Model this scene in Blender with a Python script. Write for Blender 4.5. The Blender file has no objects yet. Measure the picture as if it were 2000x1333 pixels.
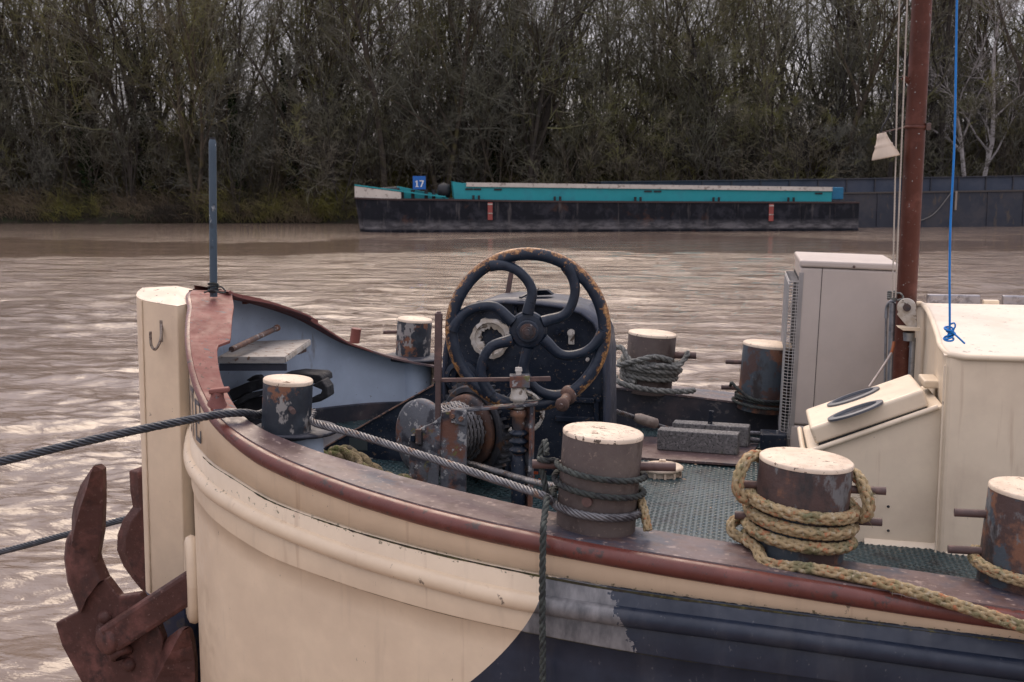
import bpy, bmesh, math, random
from mathutils import Vector as V, Matrix
random.seed(7)
SC = bpy.context.scene
COL = SC.collection
R = math.radians
# ------------------------------------------------------------------ camera
F_PX, HY, CX, CY, CAMZ = 2330.0, 345.0, 1000.0, 666.5, 4.0
PITCH = math.atan((CY - HY) / F_PX)
YAW = R(11.0)
cam = bpy.data.cameras.new('camera')
cam.sensor_width = 36.0
cam.lens = 36.0 * F_PX / 2000.0
cam.clip_start = 0.1
cam.clip_end = 2000
cam.dof.use_dof = True
cam.dof.focus_distance = 4.6
cam.dof.aperture_fstop = 10
cam_o = bpy.data.objects.new('camera', cam)
COL.objects.link(cam_o)
cam_o.location = (0, 0, CAMZ)
cam_o.rotation_euler = (math.pi / 2 - PITCH, 0, YAW)
SC.camera = cam_o
# ------------------------------------------------------------------ sky, sun, exposure
SUN_EL, SUN_AZ = R(48), R(-16)          # azimuth clockwise from +Y: high beyond the far bank, veiled by cloud
world = bpy.data.worlds.new('World')
SC.world = world
world.use_nodes = True
wn, wl = world.node_tree.nodes, world.node_tree.links
wn.clear()
sky = wn.new('ShaderNodeTexSky'); sky.sky_type = 'NISHITA'; sky.sun_disc = False
sky.sun_elevation = SUN_EL; sky.sun_rotation = SUN_AZ
sky.air_density = 1.0; sky.dust_density = 3.0; sky.ozone_density = 1.0
hs = wn.new('ShaderNodeHueSaturation'); hs.inputs['Saturation'].default_value = 0.7
tint = wn.new('ShaderNodeMix'); tint.data_type = 'RGBA'; tint.blend_type = 'MULTIPLY'
tint.inputs[0].default_value = 1.0; tint.inputs[7].default_value = (1.0, 0.94, 0.96, 1)
bg = wn.new('ShaderNodeBackground'); bg.inputs['Strength'].default_value = 0.15
wo = wn.new('ShaderNodeOutputWorld')
wl.new(sky.outputs[0], hs.inputs['Color']); wl.new(hs.outputs[0], tint.inputs[6])
cl_tc = wn.new('ShaderNodeTexCoord'); cl_n = wn.new('ShaderNodeTexNoise'); cl_n.inputs['Scale'].default_value = 2.2; cl_n.inputs['Detail'].default_value = 5
cl_r = wn.new('ShaderNodeMapRange'); cl_r.inputs['From Min'].default_value = .35; cl_r.inputs['From Max'].default_value = .65; cl_r.inputs['To Min'].default_value = .72; cl_r.inputs['To Max'].default_value = .95
cloud = wn.new('ShaderNodeMix'); cloud.data_type = 'RGBA'; cl_z = wn.new('ShaderNodeSeparateXYZ'); cl_m = wn.new('ShaderNodeMapRange'); cl_m.inputs['From Min'].default_value = 0.0; cl_m.inputs['From Max'].default_value = 1.0; cl_m.inputs['To Min'].default_value = 1 / 3; cl_m.inputs['To Max'].default_value = 1.0
cl_c = wn.new('ShaderNodeVectorMath'); cl_c.operation = 'SCALE'; cl_c.inputs[0].default_value = (8.4, 8.15, 9.1)      # overcast: the standard sky, three times brighter overhead than at the horizon
wl.new(cl_tc.outputs['Generated'], cl_z.inputs[0]); wl.new(cl_z.outputs[2], cl_m.inputs['Value']); wl.new(cl_m.outputs[0], cl_c.inputs['Scale']); wl.new(cl_c.outputs[0], cloud.inputs[7])
wl.new(cl_tc.outputs['Generated'], cl_n.inputs['Vector']); wl.new(cl_n.outputs['Fac'], cl_r.inputs['Value']); wl.new(cl_r.outputs[0], cloud.inputs[0])
wl.new(tint.outputs[2], cloud.inputs[6]); wl.new(cloud.outputs[2], bg.inputs['Color']); wl.new(bg.outputs[0], wo.inputs['Surface'])
sd = bpy.data.lights.new('sun', 'SUN'); sd.energy = 1.5; sd.angle = R(36); sd.color = (1.0, 0.80, 0.60)
so = bpy.data.objects.new('sun', sd); COL.objects.link(so)
so.rotation_euler = V((math.sin(SUN_AZ) * math.cos(SUN_EL), math.cos(SUN_AZ) * math.cos(SUN_EL), math.sin(SUN_EL))).to_track_quat('Z', 'Y').to_euler()
SC.view_settings.view_transform = 'Standard'
SC.view_settings.look = 'None'
SC.view_settings.gamma = 1.0
SC.view_settings.exposure = 0.32
SC.cycles.max_bounces = 4
SC.cycles.diffuse_bounces = 1
SC.cycles.glossy_bounces = 2
# ------------------------------------------------------------------ survey helpers: a measured point of the photograph on a known plane
_fw = V((-math.sin(YAW) * math.cos(PITCH), math.cos(YAW) * math.cos(PITCH), -math.sin(PITCH)))
_rt = V((math.cos(YAW), math.sin(YAW), 0))
_up = _rt.cross(_fw)
def ray(u, v): return _fw + _rt * ((u - CX) / F_PX) + _up * ((CY - v) / F_PX)
def onz(u, v, z):
    r = ray(u, v); return V((0, 0, CAMZ)) + r * ((z - CAMZ) / r.z)
def ony(u, v, y):
    r = ray(u, v); return V((0, 0, CAMZ)) + r * (y / r.y)
def ond(u, v, d):
    return V((0, 0, CAMZ)) + ray(u, v) * d
# ------------------------------------------------------------------ interpolation
def table(xs, ys):
    n = len(xs)
    m = []
    for i in range(n):
        if i == 0: m.append((ys[1] - ys[0]) / (xs[1] - xs[0]))
        elif i == n - 1: m.append((ys[-1] - ys[-2]) / (xs[-1] - xs[-2]))
        else:
            a = (ys[i] - ys[i - 1]) / (xs[i] - xs[i - 1]); b = (ys[i + 1] - ys[i]) / (xs[i + 1] - xs[i])
            m.append(0.0 if a * b <= 0 else 2 * a * b / (a + b))
    def f(x):
        if x <= xs[0]: return ys[0]
        if x >= xs[-1]: return ys[-1]
        i = 0
        while xs[i + 1] < x: i += 1
        h = xs[i + 1] - xs[i]; t = (x - xs[i]) / h
        return ((2*t**3 - 3*t*t + 1) * ys[i] + (t**3 - 2*t*t + t) * h * m[i] + (-2*t**3 + 3*t*t) * ys[i + 1] + (t**3 - t*t) * h * m[i + 1])
    return f
def smooth_path(pts, step=0.02):
    pts = [V(p) for p in pts]
    if len(pts) == 2:
        n = max(2, int((pts[1] - pts[0]).length / step)); return [pts[0].lerp(pts[1], i / n) for i in range(n + 1)]
    P = [pts[0] * 2 - pts[1]] + pts + [pts[-1] * 2 - pts[-2]]
    out = []
    for i in range(1, len(P) - 2):
        a, b, c, d = P[i - 1], P[i], P[i + 1], P[i + 2]
        n = max(1, int((c - b).length / step))
        for k in range(n):
            t = k / n
            out.append(0.5 * ((2 * b) + (c - a) * t + (2 * a - 5 * b + 4 * c - d) * t * t + (3 * b - a - 3 * c + d) * t ** 3))
    out.append(pts[-1])
    return out
# ------------------------------------------------------------------ mesh builder
class MB:
    def __init__(s): s.v = []; s.f = []; s.sm = []; s.mi = []
    def add(s, vs, fs, sm=False, m=0):
        o = len(s.v); s.v += [V(p) for p in vs]
        for q in fs:
            s.f.append([i + o for i in q]); s.sm.append(sm); s.mi.append(m)
        return s
    def box(s, c, size, rot=None, m=0):
        c = V(c); hx, hy, hz = size[0] / 2, size[1] / 2, size[2] / 2
        vs = [V((x, y, z)) for x in (-hx, hx) for y in (-hy, hy) for z in (-hz, hz)]
        if rot is not None: vs = [rot @ p for p in vs]
        return s.add([c + p for p in vs], [(0, 1, 3, 2), (4, 6, 7, 5), (0, 4, 5, 1), (2, 3, 7, 6), (0, 2, 6, 4), (1, 5, 7, 3)], m=m)
    def bar(s, p0, p1, w, h, up=(0, 0, 1), m=0):
        p0, p1 = V(p0), V(p1); d = (p1 - p0).normalized(); a = d.cross(V(up)).normalized(); b = a.cross(d)
        vs = []
        for p in (p0, p1):
            vs += [p + a * (w / 2) + b * (h / 2), p - a * (w / 2) + b * (h / 2), p - a * (w / 2) - b * (h / 2), p + a * (w / 2) - b * (h / 2)]
        return s.add(vs, [(0, 1, 2, 3), (7, 6, 5, 4), (0, 4, 5, 1), (1, 5, 6, 2), (2, 6, 7, 3), (3, 7, 4, 0)], m=m)
    def cyl(s, p0, p1, r0, r1=None, n=16, caps=True, m=0, mcap=None):
        r1 = r0 if r1 is None else r1
        p0, p1 = V(p0), V(p1); d = (p1 - p0).normalized(); a = d.orthogonal().normalized(); b = d.cross(a)
        ring = lambda p, r: [p + (a * math.cos(2 * math.pi * i / n) + b * math.sin(2 * math.pi * i / n)) * r for i in range(n)]
        s.add(ring(p0, r0) + ring(p1, r1), [(i, (i + 1) % n, n + (i + 1) % n, n + i) for i in range(n)], sm=n > 6, m=m)
        if caps:
            s.add(ring(p0, r0), [tuple(range(n - 1, -1, -1))], m=m)
            s.add(ring(p1, r1), [tuple(range(n))], m=m if mcap is None else mcap)
        return s
    def tube(s, path, r, n=8, caps=True, m=0):
        path = [V(p) for p in path]; N = len(path)
        rr = r if callable(r) else (lambda t: r)
        t0 = (path[1] - path[0]).normalized(); a = t0.orthogonal().normalized()
        vs = []
        for i, p in enumerate(path):
            t = (path[min(i + 1, N - 1)] - path[max(i - 1, 0)]).normalized()
            a = (a - t * a.dot(t)).normalized(); b = t.cross(a); q = rr(i / (N - 1))
            vs += [p + (a * math.cos(2 * math.pi * k / n) + b * math.sin(2 * math.pi * k / n)) * q for k in range(n)]
        fs = [(i * n + k, i * n + (k + 1) % n, (i + 1) * n + (k + 1) % n, (i + 1) * n + k) for i in range(N - 1) for k in range(n)]
        s.add(vs, fs, sm=n > 4, m=m)
        if caps: s.add(vs[:n], [tuple(range(n - 1, -1, -1))], m=m); s.add(vs[-n:], [tuple(range(n))], m=m)
        return s
    def lathe(s, prof, o, e, n=32, m=0, sm=True):
        o = V(o); e = V(e).normalized(); a = e.orthogonal().normalized(); b = e.cross(a); K = len(prof)
        vs = [o + e * h + (a * math.cos(2 * math.pi * i / n) + b * math.sin(2 * math.pi * i / n)) * r for r, h in prof for i in range(n)]
        fs = [(k * n + i, k * n + (i + 1) % n, (k + 1) * n + (i + 1) % n, (k + 1) * n + i) for k in range(K - 1) for i in range(n)]
        return s.add(vs, fs, sm=sm, m=m)
    def prism(s, pts, ext, m=0):
        pts = [V(p) for p in pts]; ext = V(ext); n = len(pts)
        return s.add(pts + [p + ext for p in pts], [tuple(range(n)), tuple(range(2 * n - 1, n - 1, -1))] + [(i, n + i, n + (i + 1) % n, (i + 1) % n) for i in range(n)], m=m)
    def dome(s, c, nrm, r, h, n=12, m=0):
        return s.lathe([(r, 0), (r * .92, h * .45), (r * .62, h * .85), (0.0005, h)], c, nrm, n, m)
    def strip(s, rows, sm=True, m=0, closed=False):
        K = len(rows[0]); vs = [p for r in rows for p in r]
        kk = K if closed else K - 1
        fs = [(i * K + k, i * K + (k + 1) % K, (i + 1) * K + (k + 1) % K, (i + 1) * K + k) for i in range(len(rows) - 1) for k in range(kk)]
        return s.add(vs, fs, sm=sm, m=m)
    def build(s, name, mats, parent=None, bevel=0, merge=False, label=None, solid=0, seg=2):
        o0 = V((0, 0, 0)); q = parent
        while q is not None: o0 = o0 + q.location; q = q.parent
        me = bpy.data.meshes.new(name)
        me.from_pydata([p - o0 for p in s.v], [], s.f)
        me.polygons.foreach_set('use_smooth', s.sm); me.polygons.foreach_set('material_index', s.mi)
        for mt in (mats if isinstance(mats, (list, tuple)) else [mats]): me.materials.append(mt)
        bm = bmesh.new(); bm.from_mesh(me)
        if merge: bmesh.ops.remove_doubles(bm, verts=bm.verts, dist=merge if merge is not True else 1e-5)
        bmesh.ops.recalc_face_normals(bm, faces=bm.faces)
        bm.to_mesh(me); bm.free()
        o = bpy.data.objects.new(name, me); COL.objects.link(o)
        if parent is not None: o.parent = parent
        if solid:
            md = o.modifiers.new('solid', 'SOLIDIFY'); md.thickness = solid; md.offset = 0
        if bevel:
            md = o.modifiers.new('bevel', 'BEVEL'); md.width = bevel; md.segments = seg; md.limit_method = 'ANGLE'; md.angle_limit = R(35)
        if label: o['label'] = label
        return o
def tag(o, label=None, cat=None, group=None, kind=None):
    if label: o['label'] = label
    if cat: o['category'] = cat
    if group: o['group'] = group
    if kind: o['kind'] = kind
    return o
def thing(name, loc, label, cat, group=None):
    o = bpy.data.objects.new(name, None); COL.objects.link(o); o.location = loc; o.empty_display_size = .1
    return tag(o, label, cat, group)
def single(mb, name, mats, loc, label, cat, group=None, **k):
    """a thing that is one mesh, its origin at loc"""
    loc = V(loc); mb.v = [p - loc for p in mb.v]
    o = mb.build(name, mats, **k); o.location = loc
    return tag(o, label, cat, group)
# ------------------------------------------------------------------ ropes: real twisted strands round a path
def frames(path):
    N = len(path); t0 = (path[1] - path[0]).normalized(); a = t0.orthogonal().normalized(); out = []; L = 0
    for i, p in enumerate(path):
        t = (path[min(i + 1, N - 1)] - path[max(i - 1, 0)]).normalized()
        a = (a - t * a.dot(t)).normalized()
        if i: L += (p - path[i - 1]).length
        out.append((p, a.copy(), t.cross(a), L))
    return out
def laid(mb, pts, rad, strands=3, pitch=None, sides=6, step=None, hand=1, jit=0.0, m=0):
    pitch = pitch or rad * 7
    path = smooth_path(pts, step or pitch / 11)
    fr = frames(path)
    sr = rad * {3: .52, 4: .45, 6: .36}[strands]; cr = rad - sr
    for k in range(strands):
        line = []
        for p, a, b, L in fr:
            q = hand * 2 * math.pi * L / pitch + 2 * math.pi * k / strands
            j = 1 + jit * (random.random() - .5)
            line.append(p + (a * math.cos(q) + b * math.sin(q)) * cr * j)
        mb.tube(line, sr, sides, caps=True, m=m)
    if strands >= 4: mb.tube([f[0] for f in fr[::2]], cr * .95, 6, m=m)
    return mb
def plait(mb, pts, rad, pitch=None, sides=6):
    """eight-strand plaited rope: four strands each way, weaving over and under"""
    pitch = pitch or rad * 8.5
    fr = frames(smooth_path(pts, pitch / 16))
    for s in (1, -1):
        for k in range(4):
            line = []
            for p, a, b, L in fr:
                q = s * 2 * math.pi * L / pitch + math.pi * k / 2 + (0 if s > 0 else math.pi / 4)
                w = math.cos(4 * (2 * math.pi * L / pitch) + (0 if s > 0 else math.pi))
                rr = rad * (.62 + .13 * w) * (1 + .05 * (random.random() - .5))
                line.append(p + (a * math.cos(q) + b * math.sin(q)) * rr)
            mb.tube(line, rad * .41, sides, m=0 if k % 4 else 1)
    mb.tube([f[0] for f in fr[::3]], rad * .55, 6)
    return mb
def fuzz(mb, pts, rad, n, ln):
    path = smooth_path(pts, .01)
    for i in range(n):
        p = random.choice(path); d = V((random.gauss(0, 1), random.gauss(0, 1), random.gauss(0, 1))).normalized()
        q = p + d * rad * .9; e = (d + V((random.gauss(0, .6), random.gauss(0, .6), random.gauss(0, .6)))).normalized()
        mb.tube([q, q + e * ln * .5, q + e * ln + V((0, 0, -ln * .3))], .0007, 3, caps=False)
    return mb
def turns(c, rad, z0, z1, a0, n, axis=(.07, 0, 1), per=24):
    """a coil round a leaning post: c at the post's base; angle from +X, counter-clockwise"""
    c = V(c); e = V(axis).normalized(); a = V((1, 0, 0)); a = (a - e * a.dot(e)).normalized(); b = e.cross(a)
    N = max(3, int(per * abs(n)))
    return [c + e * (z0 + (z1 - z0) * i / N) + (a * math.cos(a0 + 2 * math.pi * n * i / N) + b * math.sin(a0 + 2 * math.pi * n * i / N)) * rad for i in range(N + 1)]
# ------------------------------------------------------------------ materials
def _n(nt, t, **k):
    n = nt.nodes.new(t)
    for a, b in k.items():
        if a in n.inputs.keys() if isinstance(a, str) else False: n.inputs[a].default_value = b
        else: setattr(n, a, b)
    return n
def noise_fac(nt, co, scale, lo, hi, detail=6, stretch=None, rough=.6, off=0):
    L = nt.links
    src = co
    if stretch or off:
        mp = nt.nodes.new('ShaderNodeMapping'); mp.inputs['Scale'].default_value = stretch or (1, 1, 1); mp.inputs['Location'].default_value = (off, off * 1.7, off * .6)
        L.new(co, mp.inputs['Vector']); src = mp.outputs[0]
    t = nt.nodes.new('ShaderNodeTexNoise'); t.inputs['Scale'].default_value = scale; t.inputs['Detail'].default_value = detail; t.inputs['Roughness'].default_value = rough
    L.new(src, t.inputs['Vector'])
    mr = nt.nodes.new('ShaderNodeMapRange'); mr.inputs['From Min'].default_value = lo; mr.inputs['From Max'].default_value = hi
    L.new(t.outputs['Fac'], mr.inputs['Value'])
    return mr.outputs[0], t.outputs['Fac']
def mixc(nt, fac, a, b):
    m = nt.nodes.new('ShaderNodeMix'); m.data_type = 'RGBA'
    if isinstance(fac, (int, float)): m.inputs[0].default_value = fac
    else: nt.links.new(fac, m.inputs[0])
    for s, x in ((6, a), (7, b)):
        if isinstance(x, (tuple, list)): m.inputs[s].default_value = tuple(x[:3]) + (1,)
        else: nt.links.new(x, m.inputs[s])
    return m.outputs[2]
def mat(name, c, rough=.6, metal=0.0, layers=(), bump=.0, bs=60, var=.12, vs=9, spec=.5, ob_rand=None, extra=None, bdist=.004, flat=False):
    """base colour c; layers = (colour, scale, lo, hi[, stretch[, offset]]) laid over it where a noise lies between lo and hi"""
    m = bpy.data.materials.new(name); m.use_nodes = True; nt = m.node_tree; L = nt.links
    b = nt.nodes['Principled BSDF']
    tc = nt.nodes.new('ShaderNodeTexCoord'); co = tc.outputs['Object']
    col = tuple(c)
    f, _ = noise_fac(nt, co, vs, .3, .7, 3)
    col = mixc(nt, f, tuple(x * (1 - var) for x in c), tuple(min(1, x * (1 + var)) for x in c))
    for ly in layers:
        st = ly[4] if len(ly) > 4 else None; of = ly[5] if len(ly) > 5 else 0
        f, _ = noise_fac(nt, co, ly[1], .5 + (ly[2] - .5) * .62, .5 + (ly[3] - .5) * .62, 6 if ly[1] < 12 else 4, st, .65, of)
        col = mixc(nt, f, col, ly[0])
    if extra: col = extra(nt, co, col)
    if ob_rand:
        oi = nt.nodes.new('ShaderNodeObjectInfo'); col = mixc(nt, oi.outputs['Random'], col, ob_rand)
    L.new(col, b.inputs['Base Color'])
    if flat:
        b.inputs['Roughness'].default_value = rough; b.inputs['Specular IOR Level'].default_value = 0; return m
    f, _ = noise_fac(nt, co, vs * 2.3, .3, .7, 2, None, .6, 3.1)
    mr = nt.nodes.new('ShaderNodeMapRange'); mr.inputs['To Min'].default_value = max(0, rough - .12); mr.inputs['To Max'].default_value = min(1, rough + .12)
    L.new(f, mr.inputs['Value']); L.new(mr.outputs[0], b.inputs['Roughness'])
    b.inputs['Metallic'].default_value = metal
    b.inputs['Specular IOR Level'].default_value = spec
    if bump:
        _, r = noise_fac(nt, co, bs, 0, 1, 3)
        bp = nt.nodes.new('ShaderNodeBump'); bp.inputs['Strength'].default_value = bump; bp.inputs['Distance'].default_value = bdist
        L.new(r, bp.inputs['Height']); L.new(bp.outputs[0], b.inputs['Normal'])
    return m
def axis_mask(nt, co, axis, lo, hi):
    sp = nt.nodes.new('ShaderNodeSeparateXYZ'); nt.links.new(co, sp.inputs[0])
    mr = nt.nodes.new('ShaderNodeMapRange'); mr.inputs['From Min'].default_value = lo; mr.inputs['From Max'].default_value = hi
    nt.links.new(sp.outputs[axis], mr.inputs['Value']); return mr.outputs[0]
def mth(nt, op, a, b=None):
    n = nt.nodes.new('ShaderNodeMath'); n.operation = op
    for i, x in enumerate((a, b)):
        if x is None: continue
        if isinstance(x, (int, float)): n.inputs[i].default_value = x
        else: nt.links.new(x, n.inputs[i])
    return n.outputs[0]
# ------------------------------------------------------------------ materials of the place
import numpy as np
CREAM = (.83, .65, .46)
def cream_dirt(nt, co, col):
    f, _ = noise_fac(nt, co, 16, .60, .80, 6, (1, 1, .12), .6, 2.0)
    col = mixc(nt, mth(nt, 'MULTIPLY', f, .30), col, (.38, .30, .22))
    f, _ = noise_fac(nt, co, 22, .64, .74, 5, (1, 1, .07), .55, 11.0)
    col = mixc(nt, mth(nt, 'MULTIPLY', f, .30), col, (.36, .20, .11))
    f, _ = noise_fac(nt, co, 1.6, .45, .65, 6, (1, 1, 1.4), .6, 6.0)
    col = mixc(nt, mth(nt, 'MULTIPLY', f, .07), col, (.52, .42, .33))
    f, _ = noise_fac(nt, co, 26, .665, .69, 9, (1, 1, .6), .7, 5.0)
    return mixc(nt, mth(nt, 'MULTIPLY', f, .75), col, (.07, .05, .04))
M_CREAM = mat('cream_paint', CREAM, .42, layers=[((.74, .57, .41), 3, .45, .75)], var=.05, bump=.12, bs=30, extra=cream_dirt)
M_CREAM2 = mat('cabin_paint', (.82, .675, .50), .45, layers=[((.72, .58, .43), 3, .5, .8)], var=.04, bump=.10, bs=24, extra=cream_dirt)
def hull_paint(nt, co, col):
    col = cream_dirt(nt, co, col)
    sp = nt.nodes.new('ShaderNodeSeparateXYZ'); nt.links.new(co, sp.inputs[0]); x, z = sp.outputs[0], sp.outputs[2]
    _, n1 = noise_fac(nt, co, 40, 0, 1, 5); _, n2 = noise_fac(nt, co, 60, 0, 1, 5, None, .6, 4.0)
    jit = mth(nt, 'MULTIPLY', mth(nt, 'SUBTRACT', n1, .5), .012)
    top = mth(nt, 'SUBTRACT', 2.748, mth(nt, 'MULTIPLY', x, .062))
    d1 = mth(nt, 'SUBTRACT', top, mth(nt, 'ADD', z, jit))
    below = mth(nt, 'GREATER_THAN', d1, 0)
    drop = mth(nt, 'MAXIMUM', mth(nt, 'SUBTRACT', 2.783, z), 0.0001)
    xb = mth(nt, 'SUBTRACT', -.572, mth(nt, 'MULTIPLY', mth(nt, 'POWER', drop, 1.6), 1.165))
    right = mth(nt, 'GREATER_THAN', mth(nt, 'ADD', x, mth(nt, 'MULTIPLY', jit, .15)), xb)
    dark = mth(nt, 'MULTIPLY', below, right)
    f, _ = noise_fac(nt, co, 9, .4, .7)
    dk = mixc(nt, f, (.013, .020, .038), (.024, .033, .056))
    f, _ = noise_fac(nt, co, 70, .66, .72, 4, (1, 1, .5)); dk = mixc(nt, mth(nt, 'MULTIPLY', f, .5), dk, (.16, .16, .17))
    f, _ = noise_fac(nt, co, 8, .5, .75, 6, (1, 1, .15), .6, 7); dk = mixc(nt, mth(nt, 'MULTIPLY', f, .45), dk, (.09, .09, .10))
    xf = mth(nt, 'SUBTRACT', -.345, mth(nt, 'MULTIPLY', mth(nt, 'SUBTRACT', z, 2.70), .40))
    xf = mth(nt, 'ADD', xf, mth(nt, 'MULTIPLY', mth(nt, 'SUBTRACT', n2, .5), .10))
    seam2 = mth(nt, 'SUBTRACT', 2.556, mth(nt, 'MULTIPLY', x, .06))
    fade = mth(nt, 'MULTIPLY', mth(nt, 'LESS_THAN', x, xf), mth(nt, 'GREATER_THAN', z, seam2))
    f, _ = noise_fac(nt, co, 22, .35, .62, 7, (1, 1, .4)); gy = mixc(nt, f, (.10, .10, .105), (.25, .24, .24))
    dk = mixc(nt, fade, dk, gy)
    col = mixc(nt, dark, col, dk)
    # chips of old blue paint and moss along the seam
    f, _ = noise_fac(nt, co, 55, .60, .66, 5, None, .6, 9); near = mth(nt, 'LESS_THAN', mth(nt, 'ABSOLUTE', d1), .012)
    return mixc(nt, mth(nt, 'MULTIPLY', mth(nt, 'MULTIPLY', f, near), .8), col, (.09, .08, .03))
M_HULL = mat('hull_paint', CREAM, .40, layers=[((.75, .58, .41), 2.2, .45, .8)], var=.05, bump=.14, bs=14, bdist=.008, extra=hull_paint)
M_BLUE = mat('hull_bottom_blue', (.035, .05, .10), .5, layers=[((.08, .08, .09), 20, .55, .7)])
M_RIM = mat('oxide_red_paint', (.125, .034, .025), .32, spec=.45, layers=[((.18, .062, .048), 5, .5, .8), ((.06, .035, .03), 30, .62, .75)], bump=.12, bs=30, var=.15)
M_PINK = mat('faded_oxide_paint', (.225, .085, .070), .6, spec=.3, layers=[((.165, .055, .045), 4, .45, .75), ((.11, .12, .13), 17, .72, .75, (1, 2.2, 1)), ((.08, .04, .032), 60, .70, .75)], bump=.15, bs=50)
M_PLATE = mat('worn_gunwale_plate', (.135, .088, .085), .42, layers=[((.055, .055, .075), 2.2, .48, .62), ((.10, .06, .055), 9, .5, .7), ((.30, .22, .19), 40, .66, .74)], bump=.15, bs=60)
M_BULW = mat('bulwark_blue_grey', (.50, .58, .70), .5, layers=[((.42, .49, .60), 3, .45, .7), ((.10, .08, .08), 45, .80, .83), ((.27, .27, .29), 12, .72, .9, (1, 1, .25))], bump=.10, bs=30, var=.06)
M_COAM = mat('coaming_dark', (.028, .030, .042), .5, layers=[((.075, .06, .065), 4, .5, .75), ((.10, .09, .09), 30, .65, .75)], bump=.12)
M_NAVY = mat('navy_machine_paint', (.009, .015, .028), .45, spec=.3, layers=[((.030, .038, .055), 6, .45, .75), ((.11, .08, .06), 40, .68, .74), ((.26, .23, .20), 90, .73, .76)], bump=.2, bs=70)
M_NAVYTOP = mat('navy_cover_paint', (.045, .053, .078), .45, spec=.35, layers=[((.03, .035, .05), 5, .45, .7), ((.12, .10, .09), 50, .66, .73)], bump=.15, bs=50)
def wheel_wear(nt, co, col):
    sp = nt.nodes.new('ShaderNodeSeparateXYZ'); nt.links.new(co, sp.inputs[0])
    rr = mth(nt, 'SQRT', mth(nt, 'ADD', mth(nt, 'MULTIPLY', sp.outputs[0], sp.outputs[0]), mth(nt, 'MULTIPLY', sp.outputs[2], sp.outputs[2])))
    mr = nt.nodes.new('ShaderNodeMapRange'); mr.inputs['From Min'].default_value = .300; mr.inputs['From Max'].default_value = .327
    nt.links.new(rr, mr.inputs['Value'])
    _, n = noise_fac(nt, co, 38, 0, 1, 9, None, .72)
    _, nb = noise_fac(nt, co, 5, 0, 1, 3)
    s = mth(nt, 'ADD', mth(nt, 'ADD', mth(nt, 'MULTIPLY', mr.outputs[0], .26), n), mth(nt, 'MULTIPLY', mth(nt, 'SUBTRACT', nb, .5), .25))
    m2 = nt.nodes.new('ShaderNodeMapRange'); m2.inputs['From Min'].default_value = .62; m2.inputs['From Max'].default_value = .68; nt.links.new(s, m2.inputs['Value'])
    f, _ = noise_fac(nt, co, 90, .4, .62)
    return mixc(nt, m2.outputs[0], col, mixc(nt, f, (.12, .055, .028), (.50, .26, .10)))
M_WHEEL = mat('wheel_paint', (.012, .020, .036), .38, spec=.4, layers=[((.028, .038, .060), 14, .5, .75)], bump=.35, bs=110, extra=wheel_wear, bdist=.002)
M_RUST = mat('rusty_steel', (.105, .060, .047), .72, layers=[((.20, .095, .055), 9, .5, .7), ((.045, .04, .045), 5, .5, .68), ((.30, .28, .27), 34, .68, .72)], bump=.4, bs=90)
M_RUST2 = mat('rusty_grey_plate', (.12, .125, .14), .65, layers=[((.17, .075, .05), 7, .46, .58), ((.035, .035, .045), 9, .52, .64, None, 3), ((.36, .35, .34), 26, .64, .69), ((.15, .14, .05), 12, .68, .76, None, 6)], bump=.4, bs=80)
M_ROD = mat('brown_iron', (.10, .062, .056), .6, layers=[((.16, .09, .075), 20, .5, .7)], bump=.3, bs=120)
M_GEAR = mat('gear_iron', (.040, .043, .052), .5, layers=[((.07, .07, .075), 12, .5, .7), ((.10, .055, .035), 20, .6, .72)], bump=.3, bs=90)
M_ANCHOR = mat('anchor_red_oxide', (.086, .037, .030), .60, spec=.3, layers=[((.18, .075, .062), 5, .5, .75), ((.055, .028, .025), 8, .55, .75), ((.17, .095, .08), 60, .70, .76)], bump=.7, bs=45)
M_WIRE = mat('galvanised_wire', (.19, .185, .19), .42, .55, layers=[((.07, .065, .07), 12, .45, .7), ((.16, .10, .07), 25, .62, .75)], bump=.3, bs=300)
M_WIREDK = mat('greased_wire', (.055, .060, .070), .40, .4, layers=[((.10, .10, .11), 20, .5, .7)], bump=.3, bs=300)
M_ROPEDK = mat('dark_green_rope', (.040, .046, .042), .8, layers=[((.075, .085, .075), 40, .5, .7), ((.02, .02, .022), 15, .5, .7)], bump=.5, bs=260)
M_ROPEGY = mat('grey_rope', (.19, .19, .175), .8, layers=[((.10, .10, .095), 18, .5, .7), ((.30, .29, .26), 60, .55, .7)], bump=.5, bs=260)
M_ROPEYL = mat('straw_rope', (.40, .29, .155), .85, layers=[((.20, .17, .085), 16, .5, .7), ((.44, .36, .24), 70, .55, .7), ((.13, .14, .065), 9, .60, .8)], bump=.6, bs=280)
M_ROPEOR = mat('straw_rope_tracer', (.38, .265, .14), .85, layers=[((.42, .17, .08), 60, .54, .60), ((.18, .15, .07), 20, .52, .72)], bump=.6, bs=280)
M_ROPEMOSS = mat('mossy_hawser', (.16, .12, .06), .9, layers=[((.09, .10, .025), 9, .45, .6), ((.30, .22, .13), 40, .55, .68), ((.05, .04, .025), 22, .55, .7)], bump=.9, bs=120, bdist=.008)
M_BLUEROPE = mat('blue_cord', (.006, .20, .60), .5, var=.2, bump=.3, bs=500)
M_CONC = mat('concrete_block', (.15, .145, .145), .85, layers=[((.25, .24, .24), 60, .5, .7), ((.06, .06, .06), 110, .56, .66), ((.10, .105, .05), 7, .62, .8)], bump=.5, bs=200)
M_DECK = mat('deck_paint', (.030, .060, .066), .32, layers=[((.05, .08, .083), 4, .45, .7), ((.16, .13, .11), 40, .7, .76), ((.02, .03, .034), 10, .5, .7)], bump=.15, bs=80)
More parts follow.
